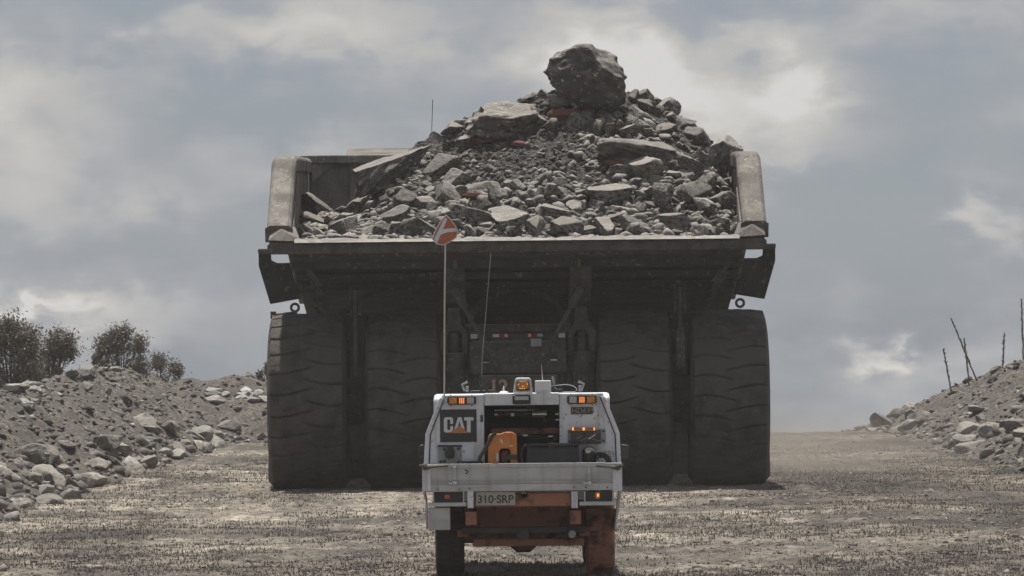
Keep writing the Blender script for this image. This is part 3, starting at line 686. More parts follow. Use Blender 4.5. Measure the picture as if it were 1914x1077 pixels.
# rear axle housing, lamp bar, number
ah = MB(); ah.lathe([(-3.2, 0), (-3.2, .32), (-1.2, .36), (-.95, .5), (-.7, .82), (-.3, .93), (.3, .93), (.7, .82), (.95, .5), (1.2, .36), (3.2, .32), (3.2, 0)], 48, 'x', (0, 0, 1.23))
ax = ah.build('axle_housing', M['frame'], truck, smooth=True)
q = MB(); tb(q, -100, 100, 606, 622, -.55, -.3); q.build('cross_member', M['frame'], truck, bevel=.03)
q = MB(); tb(q, -64, 76, 623, 634, -1.0, -.9); lb = q.build('lamp_bar', M['under'], truck, bevel=.01)
for o0, o1, mt, nm in ((-47, -35, 'clear', 'reverse_lamp'), (-25, -19, 'redlit', 'tail_lamp'), (19, 25, 'redlit', 'tail_lamp'), (36, 47, 'steel', 'reverse_lamp')):
    q = MB(); tb(q, o0, o1, 624.5, 630, -1.02, -1.001); q.build(nm, M[mt], lb)
q = MB(); tb(q, 24, 44, 633.5, 648, -1.04, -1.0); q.build('reflector_plate', M['steel'], lb)
MB().torus((S(-12, 613, -.6)[0], -.6, S(-12, 613, -.6)[1]), .032, .006, 'y', 18, 6).build('tow_ring', M['body'], truck)
q = MB(); tb(q, -90, 90, 636, 700, -.97, -.5); hd = q.build('rear_housing', M['frame'], truck, bevel=.05, seg=3)
q = MB(); tb(q, -50, 10, 640, 644, -1.0, -.971); tb(q, -34, 6, 650, 657, -1.0, -.971); q.build('housing_rib', M['frame'], hd, bevel=.005)
for k in range(8):
    q = MB(); tb(q, -80+k*22, -76+k*22, 664, 668, -.99, -.971); q.build('bolt', M['body'], hd)
# cable with a loop
pts = []
for k in range(25):
    t = k/24; o_ = -42+t*90; p_ = 660-7*t-4*math.sin(t*7); pts.append((S(o_, p_, -1.05)[0], -1.05, S(o_, p_, -1.05)[1]))
cb = MB().tube(pts, .008, 6).torus((S(-4, 662, -1.05)[0], -1.05, S(-4, 662, -1.05)[1]), .05, .007, 'y', 16, 6); cb.build('cable', M['body'], truck, smooth=True)
q = MB(); q.tube([(S(60, 674, -1.02)[0], -1.02, S(60, 674, -1)[1]), (S(72, 674, -1.02)[0], -1.02, S(72, 674, -1)[1])], .02, 10); q.build('hose_coupling', M['chrome'], truck)
q = MB(); q.tube([(S(-65, 677, -1.02)[0], -1.02, S(-65, 677, -1)[1]), (S(-54, 677, -1.02)[0], -1.02, S(-54, 677, -1)[1])], .012, 10); q.build('hose_coupling', M['chrome'], truck)
q = MB(); tb(q, -75, 75, 701, 860, -1.08, -.9); np_ = q.build('axle_guard', M['frame'], truck, bevel=.04)
def text_mesh(name, body_, size, matl, parent, loc, thick=.004, offset=0.0, sx=1.0, rotz=0):
    cu = bpy.data.curves.new(name, 'FONT'); cu.body = body_; cu.size = size; cu.extrude = thick; cu.offset = offset; cu.align_x = 'LEFT'
    to = bpy.data.objects.new(name+'_tmp', cu); C.objects.link(to)
    dg = bpy.context.evaluated_depsgraph_get(); me = bpy.data.meshes.new_from_object(to.evaluated_get(dg)); bpy.data.objects.remove(to)
    xs = [v.co.x for v in me.vertices]; x0 = min(xs)
    for v in me.vertices: v.co = Vector(((v.co.x-x0)*sx, -v.co.z, v.co.y))
    me.materials.clear(); me.materials.append(matl)
    me.flip_normals() if False else None
    o = bpy.data.objects.new(name, me); C.objects.link(o); o.parent = parent; o.location = loc; return o
xx, zz = S(-49, 734, -1.09)
text_mesh('fleet_number', '12', .26, M['numorange'], np_, (xx, -1.088, zz), .005, .008, 1.05)
# whip antenna of the truck, cab and deck ahead of the body
xa, za = S(-158, 262, 7); xb, zb3 = S(-154, 185, 7)
MB().tube([(xa, 7, 4.9), (xb, 7, zb3)], .006, 6).build('antenna', M['black'], truck)
MB().box(-2.9, 2.9, 6.2, 9.2, 3.0, 3.12).build('deck', M['frame'], truck, bevel=.02)
cabm = MB().box(-2.3, -.4, 6.7, 8.6, 3.123, 4.55); cabo = cabm.build('cab', M['body'], truck, bevel=.05)
MB().box(-2.2, -.5, 6.68, 6.698, 3.6, 4.35).build('cab_window', M['glass'], cabo)
MB().box(-1.3, 1.3, 5.9, 9.1, 1.5, 2.99).build('engine_bay', M['frame'], truck, bevel=.05)
MB().box(-2.9, 2.9, 5.0, 5.06, 1.7, 2.75).build('fuel_tank', M['under'], truck, bevel=.02)
MB().box(-3.0, 3.0, 6.1, 6.7, 1.1, 1.4).build('front_axle', M['frame'], truck, bevel=.05)

# ------------------------------------------------------------------ the load
sil_off = np.array([-415, -395, -370, -340, -310, -285, -255, -225, -200, -178, -150, -120, -95, -60, -20, 20, 45, 80, 130, 190, 215, 240, 270, 300, 318, 338, 370, 400, 415])
sil_y = np.array([395, 375, 388, 390, 388, 376, 348, 312, 280, 266, 262, 246, 230, 217, 204, 184, 178, 174, 174, 176, 176, 180, 196, 218, 230, 245, 268, 300, 325.])
YP = 2.4   # the heap's ridge
sx_ = sil_off/F*(TD+YP); sz_ = HC-(sil_y-HZ)/F*(TD+YP)
def heap(x, y):
    x = np.asarray(x, float); y = np.asarray(y, float)
    top = np.interp(x, sx_, sz_)
    t = np.clip((y+1.75)/(YP+1.75), 0, 1); base = 3.40
    z = base + (top-base)*(1-(1-t)**1.15)
    t2 = np.clip((y-YP)/3.0, 0, 1); z = z - (z-3.2)*t2*.75
    edge = np.clip((3.12-np.abs(x))/.5, 0, 1)
    return z*(.97+.03*edge) + .10*fbm(x*1.1, y*1.1, 3., 3) + .06*fbm(x*4, y*4, 7., 3)
V, Fc = grid(np.arange(-3.1, 3.101, .035), np.arange(-1.78, 5.44, .04), lambda X, Y: heap(X, Y) + .03*np.abs(fbm(X*13, Y*13, 1., 2)))
so = mk('load_soil', rawmesh('load_soil', V, Fc), M['soil'], loc=(TX0, TD, 0)); tag(so, 'dark crushed soil heaped in the body of the haul truck', 'soil', kind='stuff')
def heap_at(px, py):
    x_, y_ = unroll(px, py); ys = np.arange(-1.7, YP+.2, .03); D = TD+ys
    X = (x_-CX)/F*D - TX0; Z = HC-(y_-HZ)/F*D; h = heap(X, ys); hit = np.where(Z <= h)[0]
    i = hit[0] if len(hit) else int(np.argmin(np.abs(Z-h)))
    return Vector((X[i]+TX0, D[i], Z[i]))
BIG = [ # px, py, half w, half h, tilt deg, material, label, cuts
 (1095,143,80,62,10,'darkrock','huge dark boulder balanced on the very top of the load',7,.72),
 (946,228,82,37,-3,'darkrock','second largest boulder, long and dark, left of the topmost one',7,.7),
 (728,306,84,36,-38,'rock','long streaked slab leaning up the left flank of the load',6,.7),
 (1200,282,86,27,8,'rock','long flat pale topped slab on the right half of the load',6,.65),
 (1349,300,32,46,18,'rock','tall angular block standing against the right wall of the body',7,.8),
 (1207,318,33,25,0,'rock','grey cube shaped block tucked below the long right slab',7,.8),
 (1240,370,21,30,2,'rock','upright rectangular block in the lower right of the load',7,.8),
 (1350,378,28,24,-35,'rock','pale wedge shaped rock near the right wall above the lip',7,.8),
 (1140,364,48,22,-6,'rock','wide light grey block in the middle right of the load',8,.9),
 (1059,427,32,18,6,'rock','flat block overhanging the tail lip right of the middle',7,.8),
 (906,353,40,11,2,'darkrock','thin dark slab lying flat in the centre of the load',6,.9),
 (826,312,40,24,-5,'darkrock','dark square boulder right of the long leaning slab',7,.8),
 (870,265,19,16,0,'rock','small rounded block below the left end of the long dark boulder',7,.8),
 (862,232,18,16,0,'rock','pale cracked stone at the left shoulder of the long dark boulder',7,.8),
 (1060,198,42,15,12,'rock','flat slab wedged directly under the topmost boulder',6,.8),
 (1240,240,26,10,5,'rock','oblong pale rock on the right shoulder of the heap',7,.8),
 (595,386,36,22,10,'rock','rough pale rock behind the left corner of the load',8,.8),
 (582,415,26,17,10,'rock','dark faceted rock in the left corner above the lip',7,.8),
 (628,425,16,14,-20,'rock','triangular stone beside the faceted one in the left corner',6,.8),
 (680,415,20,9,-25,'rock','thin tilted shard left of the flag near the lip',6,.8),
 (738,405,28,22,5,'rock','blocky rock between the tilted shard and the flag',7,.8),
 (785,422,38,20,8,'rock','broad block just left of the flag on the lip',7,.8),
 (760,372,25,20,0,'rock','squat rock higher up behind the blocky one left of the flag',7,.8),
 (826,373,15,11,0,'rock','small bright stone above the flag',7,.8),
 (902,386,20,15,0,'rock','rounded dark stone below the thin dark slab',7,.8),
 (958,408,50,20,5,'rock','large dark faced block above the middle of the lip',7,.8),
 (898,404,32,14,12,'rock','sloping rock right behind the flag',7,.8),
 (1040,396,30,14,4,'rock','pale lumpy stone above the overhanging block',8,.8),
 (1262,412,34,18,-8,'rock','bright split rock in the lower right near the lip',7,.8),
 (1190,418,38,15,8,'rock','dark wedge lying just behind the lip right of middle',7,.8),
 (1310,300,22,20,20,'rock','pale stone left of the tall block by the right wall',7,.8),
 (1370,345,14,16,20,'rock','small block pinned between the right wall and the tall block',7,.8),
 (1345,420,20,14,0,'rock','light stone in the right corner above the lip',7,.8),
 (1012,335,14,9,0,'rock','small white stone in the centre of the soil slope',7,.8),
 (668,385,26,18,-10,'rock','rubbly rock below the lower end of the leaning slab',8,.8),
 (1210,182,16,9,0,'rock','small flat stone right of the topmost boulder',7,.8),
 (1250,190,16,10,10,'rock','small stone on the skyline at the right shoulder',7,.8),
 (1272,214,16,12,10,'darkrock','dark stone at the bend of the right skyline',7,.8),
 (1300,250,12,9,10,'rock','stone on the right skyline above the tall block',7,.8),
 (970,192,12,6,0,'darkrock','tiny cap stone on top of the long dark boulder',7,.8),
 (1180,225,14,9,0,'rock','pale stone below the right end of the topmost boulder',7,.8),
 (1210,243,10,12,0,'rock','small upright pale stone on the upper right slope',7,.8),
 (1155,395,30,12,0,'rock','low rock under the wide light grey block',7,.8),
 (1098,408,20,12,0,'rock','stone between the overhanging block and the wide grey block',7,.8)]
for i, (px, py, a, b, tilt, mt, lab, cuts, dm) in enumerate(BIG):
    p = heap_at(px, py+b*.55); s = p.y/F
    sub = 5 if a > 60 else 4
    extra = [(.55,-.25,.8,.76),(.95,-.25,.1,.80),(-.3,-.85,.45,.7),(.35,-.85,-.3,.66),(-.75,0,-.65,.70),(-.75,-.1,.6,.93),(.2,.1,-1,.72),(-.95,-.2,.0,.86),(.1,-1,.1,.72)] if i == 0 else (
            [(.1,-.5,.85,.6),(-.3,-.9,.1,.66),(.5,-.8,-.2,.62),(.9,-.1,.4,.8),(-.9,-.2,.35,.78)] if i == 1 else [])
    V, Fc = rock_data(800+i*7, sub, 4 if i < 2 else cuts+5, .11 if i < 2 else (.06 if a > 60 else .02), .7 if i < 2 else .34, .95 if i < 2 else dm, extra)
    me = rawmesh('load_boulder', V, Fc); me.materials.append(M[mt])
    dz = b*.35*s; c = W(px, py, p.y-(.1*a*s if i != 2 else .55))
    if i == 0: c = W(px, py, TD+1.6)
    elif i == 2: c = W(px, py, TD+1.25)
    elif a < 21 and py < np.interp(unroll(px, py)[0]-967, sil_off, sil_y)+14: c = Vector((p.x, TD+YP-.3, float(heap(p.x-TX0, YP-.3))+b*.25*s))
    o = rock('load_boulder', me, None, c, (a*s, max(a, b)*.62*s, b*s), (R(10) if i < 2 else (R(9) if i == 2 else R(random.uniform(6, 26))), R(tilt), R(random.uniform(-12, 12)) if i > 1 else 0))
    tag(o, lab, 'boulder')
# deep shade red lumps added under boulders to stand for dark shade
for k, (px, py, a, b, lab) in enumerate([(1055,216,30,9,'added red lump for the shade below the slab under the topmost boulder'), (1097,198,24,5,'thin added red smear for the shade right under the topmost boulder'),
        (905,265,22,4,'added red streak for the shade under the left end of the long dark boulder'), (970,268,14,4,'added red crumb for the shade under the right end of the long dark boulder'),
        (1152,305,20,5,'added red lump for the shade under the long right slab'), (682,356,18,8,'added red lump for the shade below the long leaning slab'), (900,366,34,4,'added red streak for the shade below the thin dark slab')]):
    p = heap_at(px, py); s = p.y/F
    me = rawmesh('red_shade_lump', *rock_data(900+k, 4, 5, .06)); me.materials.append(M['redtint'])
    tag(rock('red_shade_lump', me, None, p+Vector((0, -.14, -.01)), (a*s*1.1, .12, b*s*1.5), (0, R(-20 if k == 5 else 3), 0)), lab, 'clay')
# medium rocks, each its own object
k = 0; t = 0; placed = [(b_[0], b_[1], b_[2], b_[3]) for b_ in BIG if b_[2] > 19]
while k < 295 and t < 30000:
    t += 1; px = random.uniform(560, 1385); py = random.uniform(180, 440)
    x_, y_ = unroll(px, py); so_ = np.interp(x_-967, sil_off, sil_y)
    if y_ < so_+3: continue
    low = (py-200)/240
    core = (860 < px < 1150 and 250 < py < 350)
    if random.random() > .35+.7*low or (core and random.random() < .75): continue
    hp = random.uniform(8, 13)+ (random.random()**1.7)*17*(.5+low) if not core else random.uniform(3.5, 9)
    if any(abs(px-q[0])/(q[2]*.9+hp*.4) < 1 and abs(py-q[1])/(q[3]*.9+hp*.4) < 1 for q in placed): continue
    placed.append((px, py, hp*.55, hp*.45)); p = heap_at(px, py); s = p.y/F
    o = rock('load_rock', ROCKS[random.randrange(14)], None, p+Vector((0, 0, hp*.2*s)), (hp*s*random.uniform(1.1, 1.5), hp*s, hp*s*random.uniform(.8, 1.1)), (random.uniform(-.8,.8), random.uniform(-.8,.8), random.uniform(0, 6.28)))
    side = 'left of the flag' if px < 810 else ('between the flag and the middle of the lip' if px < 960 else ('right of the middle' if px < 1200 else 'near the right wall'))
    if py > 395: lab = 'broken rock just above the tail lip ' + side
    elif py > 300: lab = 'broken rock half way up the heap ' + ('under the long leaning slab' if px < 860 else ('on the central dark soil slope' if px < 1110 else 'below the long flat topped slab'))
    else: lab = 'broken rock high on the heap ' + ('left of the topmost boulder' if px < 1020 else ('right under the topmost boulder' if px < 1170 else 'on its right shoulder'))
    tag(o, lab, 'rock', 'loose rocks in the load'); k += 1
r = np.random.default_rng(77); n = 9000; X = r.uniform(-3.05, 3.05, n); Y = r.uniform(-1.72, 3.2, n); kk = ((np.abs(X+.2) < 1.3) & (Y > -.3)) | (r.random(n) < .4); X, Y = X[kk], Y[kk]; n = len(X); Z = heap(X, Y)
M['grit2'] = mat('load rubble', (.03,.027,.024), (.2,.187,.168), 3.2, .95, 0, .6, 12, lo=.4, hi=.6, dust=.5)
S_ = r.gamma(1.7, .010, n)+.007
M['grit'] = mat('load grit', (.025,.023,.021), (.15,.14,.126), 3.5, .95, 0, .4, 20, lo=.38, hi=.62)
r = np.random.default_rng(78); n2 = 1700; X2 = r.uniform(-3.0, 3.0, n2); Y2 = -1.7+r.random(n2)**1.3*3.4
kk = ~((np.abs(X2+.1) < 1.0) & (Y2 > 0)); X2, Y2 = X2[kk], Y2[kk]
lr = scatter_mesh('load_rubble', np.stack([X2, Y2, heap(X2, Y2)+.01], 1), r.uniform(.03, .075, len(X2))+.06*(r.random(len(X2)) < .25)*(Y2 < 1.2), M['grit2'], 2, 14, .85); lr.location = (TX0, TD, 0); tag(lr, 'small broken stones filling the gaps of the load', 'rubble', kind='stuff')
lg = scatter_mesh('load_gravel', np.stack([X, Y, Z+.01], 1), S_, M['grit'], 1, 4, .8); lg.location = (TX0, TD, 0); tag(lg, 'fine gravel spread through the load', 'gravel', kind='stuff')

# ------------------------------------------------------------------ service ute
UD = 60.0; UX0 = (973.5-CX)/F*UD
ute = empty('service_ute', (UX0, UD, 0))
tag(ute, 'white mine service ute with tray canopy and amber lights driving behind the haul truck', 'ute')
def U(px, py, yl=0.0):
    p = W(px, py, UD+yl); return p.x-UX0, p.z
def ub(mb, px0, px1, py0, py1, y0, y1):
    mx, my = (px0+px1)/2, (py0+py1)/2; D = UD+y0
    xc, zc = U(mx, my, y0); hw = (px1-px0)/2/F*D; hh = (py1-py0)/2/F*D
    return mb.box(xc-hw, xc+hw, y0, y1, zc-hh, zc+hh)
def upoly(pts, yl): return [U(a, b, yl) for a, b in pts]
# canopy: side cabinets around a central opening
YC = .25
Lp = [(826,739),(905,738),(905,868),(800,869),(800,812)]
cl_ = MB().prism(upoly(Lp, YC), YC, YC+.55); can = cl_.build('canopy_cabinet', M['white'], ute, bevel=.006)
Rp = [(1046,736),(1127,735),(1153,810),(1156,866),(1046,867)]
can2 = MB().prism(upoly(Rp, YC), YC, YC+.55).build('canopy_cabinet', M['white'], ute, bevel=.006)
ub(MB(), 905.5, 1045.5, 735.5, 757, YC-.012, YC+.55).build('canopy_header', M['white'], ute, bevel=.006)
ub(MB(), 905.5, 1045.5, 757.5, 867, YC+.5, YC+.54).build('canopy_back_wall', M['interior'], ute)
# bent tube frames at the canopy flanks
MB().prism(upoly([(822,743),(829,745),(803,813),(801,868),(792,868),(795,812)], YC-.03), YC-.03, YC+.5).build('canopy_frame', M['white'], ute, bevel=.008)
MB().prism(upoly([(1123,742),(1130,740),(1158,809),(1161,865),(1153,866),(1151,812)], YC-.03), YC-.03, YC+.5).build('canopy_frame', M['white'], ute, bevel=.008)
# dark gap strips beside the frames
MB().prism(upoly([(829.5,745),(831.5,745),(805.5,813),(803.5,867),(801.7,867),(803.5,813)], YC-.004), YC-.004, YC-.0005).build('seal_strip', M['black'], ute)
MB().prism(upoly([(1120.5,742),(1122.5,742),(1150.5,812),(1152.5,865),(1150.8,865),(1148.6,812)], YC-.004), YC-.004, YC-.0005).build('seal_strip', M['black'], ute)
ub(MB(), 898, 902.5, 776, 789, YC-.015, YC-.001).build('cabinet_latch', M['black'], ute, bevel=.002)
# rear light clusters
def cluster(px0, px1, py0, py1, flip):
    b_ = ub(MB(), px0, px1, py0, py1, YC-.05, YC-.002).build('light_cluster', M['black'], ute, bevel=.018, seg=3)
    seg_ = [(.07, .33, 'amber'), (.40, .60, 'lit'), (.68, .92, 'clear')]
    for a, b, m_ in seg_:
        if flip: a, b = 1-b, 1-a
        A = px0+(px1-px0)*a; B = px0+(px1-px0)*b; h = py1-py0
        if m_ == 'lit':
            ub(MB(), A, B, py0+h*.2, py1-h*.12, YC-.054, YC-.051).build('led_base', M['redlamp'], b_)
            for ii in range(3):
                for jj in range(4):
                    cx_ = A+(B-A)*(ii+.5)/3; cy_ = py0+h*(.24+jj*.17)
                    ub(MB(), cx_-.9, cx_+.9, cy_-.1, cy_+1.7, YC-.06, YC-.0545).build('led', M['amberlit'], b_)
        else:
            ub(MB(), A, B, py0+h*.2, py1-h*.12, YC-.056, YC-.051).build('lens', M[m_], b_, bevel=.002)
    ub(MB(), px0+2, px1-2, py0-.8, py0+1.8, YC-.058, YC-.0525).build('cluster_trim', M['steel'], b_, bevel=.002)
cluster(836, 890, 740.5, 756.5, False); cluster(1060, 1115.5, 738.5, 755, True)
# high stop lamp
hs_ = ub(MB(), 958, 991.5, 738.5, 756, YC-.04, YC-.0125).build('stop_lamp', M['black'], ute, bevel=.012, seg=3)
ub(MB(), 962, 988, 741, 748, YC-.045, YC-.041).build('lamp_glass', M['clear'], hs_, bevel=.002)
# decal
dec = ub(MB(), 822.5, 891, 765.5, 826.5, YC-.004, YC-.0005).build('decal', M['stickblack'], ute)
def dpoly(P, mt, y0, name, depth=.002):
    return MB().prism([U(a, b, YC) for a, b in P], y0-depth, y0).build(name, M[mt], dec)
y_ = YC-.0045
# letter C
def rot_pts(c, r, a0, a1, n=5): return [(c[0]+r[0]*math.cos(a0+(a1-a0)*k/n), c[1]+r[1]*math.sin(a0+(a1-a0)*k/n)) for k in range(n+1)]
pi = math.pi
Cout = rot_pts((833.5,785),(4,5),-pi,-pi/2) + rot_pts((843,785),(4,5),-pi/2,0) + [(847,792.5),(841.6,792.5),(841.6,786.5),(840.6,784.2),(837,784.2),(836,786.5),(836,801.5),(837,803.8),(840.6,803.8),(841.6,801.5),(841.6,796.5),(847,796.5),(847,803.5),(843.5,808)] + rot_pts((834,804),(4.5,4.8),pi/2,pi)
dpoly(Cout, 'paint', y_, 'letter')
dpoly([(856,780),(862.5,780),(869.5,806),(861.5,797.5),(859,787),(855.5,799),(848.5,804.5)], 'paint', y_, 'letter')
dpoly([(867.5,780),(885,780),(885,786),(879.8,786),(879.8,809),(872.6,807),(872.6,786),(867.5,786)], 'paint', y_, 'letter')
dpoly([(859,795.5),(876,809.5),(840.5,809.5)], 'stickorange', y_-.0025, 'triangle')
# model plate
hd_ = ub(MB(), 1067, 1108, 761, 774.5, YC-.004, YC-.0005).build('model_plate', M['stickblack'], ute)
x_, z_ = U(1069, 772.5, YC); text_mesh('letters', 'HD695', .068, mat('faded red lettering', (.23,.16,.14), (.3,.27,.25), 40, .7), hd_, (x_, YC-.0055, z_), .001, .0012, 1.02)
# beacon housing
bh = MB().prism(upoly([(959,734.5),(962.5,710),(966,706.5),(990,706.5),(992.5,710),(996,734.5)], YC), YC-.01, YC+.25).build('beacon_housing', M['white'], ute, bevel=.008)
MB().prism(upoly([(964.5,728),(966.5,714),(969,711.5),(987,711.5),(989,714),(990.5,728),(988,730.5),(967,730.5)], YC-.02), YC-.02, YC-.011).build('beacon_surround', M['black'], bh, bevel=.003)
MB().prism(upoly([(966.5,727),(968.3,715),(970.5,712.8),(985.5,712.8),(987.3,715),(988.6,727)], YC-.03), YC-.03, YC-.021).build('beacon_lens', M['amber'], bh, bevel=.005)
for (a, b) in ((968.5,719),(985.5,718),(977,722),(972,726.5),(976,726.5),(980,726.5)):
    ub(MB(), a-.9, a+.9, b-.8, b+.8, YC-.034, YC-.0305).build('beacon_led', M['amberlit'], bh)
# white box with aerial, cylinders and cable
wb = ub(MB(), 1000, 1030, 711.5, 733.5, YC, YC+.15).build('roof_box', mat('clean white plastic', (.72,.72,.71), (.8,.8,.78), 10, .5), ute, bevel=.008)
ub(MB(), 1001.5, 1028.5, 729, 735, YC-.004, YC+.14).build('box_base', M['white'], wb)
x0, z0 = U(1014, 711, YC+.07); x1, z1 = U(1012, 681, YC+.07); MB().tube([(x0, YC+.07, z0), (x1, YC+.07, z1)], [.006, .0025], 6).build('antenna', M['pole'], ute)
x0, z0 = U(1035.5, 720, YC+.1); x1, z1 = U(1033.5, 703, YC+.1); MB().tube([(x0, YC+.1, z0), (x1, YC+.1, z1)], .012, 10).build('camera_stub', M['steel'], ute, smooth=True)
x1, z1 = U(1040, 733, YC+.1); MB().tube([(x0, YC+.1, z0), (x1, YC+.1, z1)], .009, 8).build('stub_stem', M['steel'], ute, smooth=True)
pts = [U(a, b, YC+.1) for a, b in ((1030,722),(1042,720),(1056,718.5),(1068,720),(1076,724),(1079,729),(1074,732),(1060,732.5),(1044,732.5))]
MB().tube([(a, YC+.1, b) for a, b in pts], .0035, 6).build('roof_cable', M['chrome'], ute, smooth=True)
for (a, b, c_, d_) in ((1032,727,1052,732),(912,729,925,733)):
    ub(MB(), a, c_, b, d_, YC+.08, YC+.14).build('cable_gland', M['black'], ute, bevel=.006)
# work lamps on the roof
for s, (px, py) in ((1, (872, 732)), (-1, (1083, 731))):
    x0, z0 = U(px, py, YC+.1)
    a = U(px-8*s, py-13, YC+.1); b = U(px+2*s, py-18, YC+.1); c_ = U(px-3*s, py-1, YC+.1)
    l_ = MB().tube([(c_[0], YC+.1, c_[1]), (a[0], YC+.1, a[1]), (b[0], YC+.1, b[1])], .011, 8).build('work_light', M['steel'], ute, smooth=True)
    ub(MB(), px-1.5, px+4, py-10, py+1, YC+.06, YC+.14).build('light_bracket', M['steel'], l_, bevel=.004)
ub(MB(), 879, 908, 730, 735, YC+.08, YC+.16).build('wiring_loom', M['black'], ute, bevel=.008)
x0, z0 = U(941.5, 734, YC+.2); x1, z1 = U(941, 721, YC+.2)
MB().lathe([(z0, 0), (z0, .045), (z0+.01, .03), (z0+.016, .008), (z1, .005), (z1, 0)], 16, 'z', (x0, YC+.2, 0)).build('shark_antenna', M['paint'], ute, smooth=True)
# whip antenna with spring base
x0, z0 = U(900, 735, YC+.08); xm, zm = U(900.5, 704, YC+.08); xt, zt_ = U(917.5, 473, YC+.08); xk, zk = U(907, 600, YC+.08)
wa = MB().tube([(x0, YC+.08, z0), (x0, YC+.08, z0+.07), (x0, YC+.08, z0+.075), (xm, YC+.08, zm-.01), (xm, YC+.08, zm)], [.013, .013, .006, .006, .003], 10).build('antenna_base', M['black'], ute)
MB().tube([(xm, YC+.08, zm), (xm+.004, YC+.08, (zm*2+zk)/3), (xk, YC+.08, zk), (xt, YC+.08, zt_)], .0026, 6).build('antenna_whip', M['pole'], wa)
# flag pole and buggy whip flag
x0, z0 = U(830, 736, YC); x1, z1 = U(833, 405, YC)
fp = MB().tube([(x0, YC, z0-.1), ((x0+x1)/2-.003, YC, (z0+z1)/2), (x1, YC, z1)], .0075, 8).build('flag_pole', M['pole'], ute)
FP = [(834,402),(842,410),(852,424),(855.5,436),(852,445),(840,453),(828,458),(816,456),(808,447),(812,436),(820,420),(828,408)]
def flagmesh(P, y, dep): return MB().prism(upoly(P, y), y, y+dep)
fl_ = flagmesh(FP, YC-.02, .004).build('flag', M['flagred'], fp)
ring = [U(a, b, YC-.02) for a, b in FP+[FP[0]]]
MB().tube([(a, YC-.018, b) for a, b in ring], .0045, 6, caps=False).build('flag_hem', M['flagwhite'], fp)
flagmesh([(831.5,406),(836,410),(817,455),(810,450)], YC-.0245, .003).build('flag_stripe', M['flagwhite'], fp)
flagmesh([(819,433),(834,427.5),(851.5,426.5),(853.5,433),(836,434.5),(816,442)], YC-.028, .003).build('flag_stripe', M['flagwhite'], fp)
# mirrors
for s, poly in ((-1, [(781,846),(783,834),(787,831),(793,832),(793,861),(786,862),(782,856)]), (1, [(1160,831),(1174,832),(1179,837),(1179.5,852),(1177,860),(1160,862)])):
    mr_ = MB().prism(upoly(poly, 1.9), 1.9, 2.02).build('mirror', M['black'], ute, bevel=.012)
    xx, zz = U(788 if s < 0 else 1168, 847, 1.89); MB().box(xx-.02 if s < 0 else xx-.035, xx+.02 if s < 0 else xx+.035, 1.886, 1.899, zz-.05, zz+.05).build('mirror_glass', M['frame'], mr_)
# tailgate
tg = ub(MB(), 790, 1163, 867, 904, 0, .035).build('tailgate', M['alu'], ute, bevel=.004)
ub(MB(), 818, 1132, 866, 873.5, -.012, -.001).build('tailgate_rail', M['alu'], tg, bevel=.003)
ub(MB(), 804, 1150, 895.5, 897, -.012, -.001).build('tailgate_rib', M['alu'], tg)
ub(MB(), 804, 1150, 900, 901.2, -.012, -.001).build('tailgate_rib', M['alu'], tg)
for a, b in ((789,805),(1145,1163)):
    ub(MB(), a, b, 872, 918, -.02, -.0125).build('corner_post', M['white'], tg, bevel=.004)
for a, b in ((847,852.5),(1098,1104)):
    ub(MB(), a, b, 872.5, 898, -.022, -.013).build('tailgate_strap', M['alu'], tg, bevel=.003)
ub(MB(), 791, 1162, 904.5, 918, -.006, .05).build('bottom_rail', M['alu'], ute, bevel=.006)
for a in (838, 1090):
    ub(MB(), a, a+8, 901, 905.5, -.045, -.024).build('hinge', M['chrome'], tg, bevel=.003); ub(MB(), a+9, a+15.5, 899.5, 905.5, -.045, -.024).build('hinge', M['paint'], tg, bevel=.003)
for (a, b) in ((818,915),(858,915),(878,913),(1073,911),(1095,911),(1135,911)):
    x0, z0 = U(a, b, 0); MB().lathe([(-.012, 0), (-.012, .006), (-.0065, .007)], 10, 'y', (x0, 0, z0)).build('rivet', M['black'], ute)
# worn painted hook mark on the gate
x0, z0 = U(870.5, 882, 0); MB().torus((x0, -.0035, z0), .017, .005, 'y', 14, 6, (-1.9, 2.2)).build('hook_mark', M['black'], tg)
# elastic straps at the corners: twisted
for s, (a, b) in ((1, (787, 838)), (-1, (1162, 1114))):
    kn = U(a+8*s, 873, -.04); e_ = U(b, 871, -.04)
    q = MB()
    q.tube([(kn[0]-.05*s, -.03, kn[1]+.01), (kn[0]-.02*s, -.045, kn[1]+.012), (kn[0]+.03*s, -.05, kn[1]-.008), (kn[0]+.06*s, -.04, kn[1]), (e_[0], -.04, e_[1])], [.012, .018, .016, .009, .008], 8)
    q.torus((kn[0], -.04, kn[1]), .022, .009, 'y', 14, 6); q.build('tie_strap', mat('dirty black strap', (.05,.046,.042), (.13,.12,.11), 60, .9), ute, smooth=True)
# tray floor, sides
MB().box(-.86, .86, .04, 2.0, .80, .84).build('tray_floor', M['interior'], ute)
for s in (-1, 1):
    MB().box(s*.862, s*.89, .04, 2.0, .80, 1.03).build('tray_side', M['white'], ute, bevel=.005)
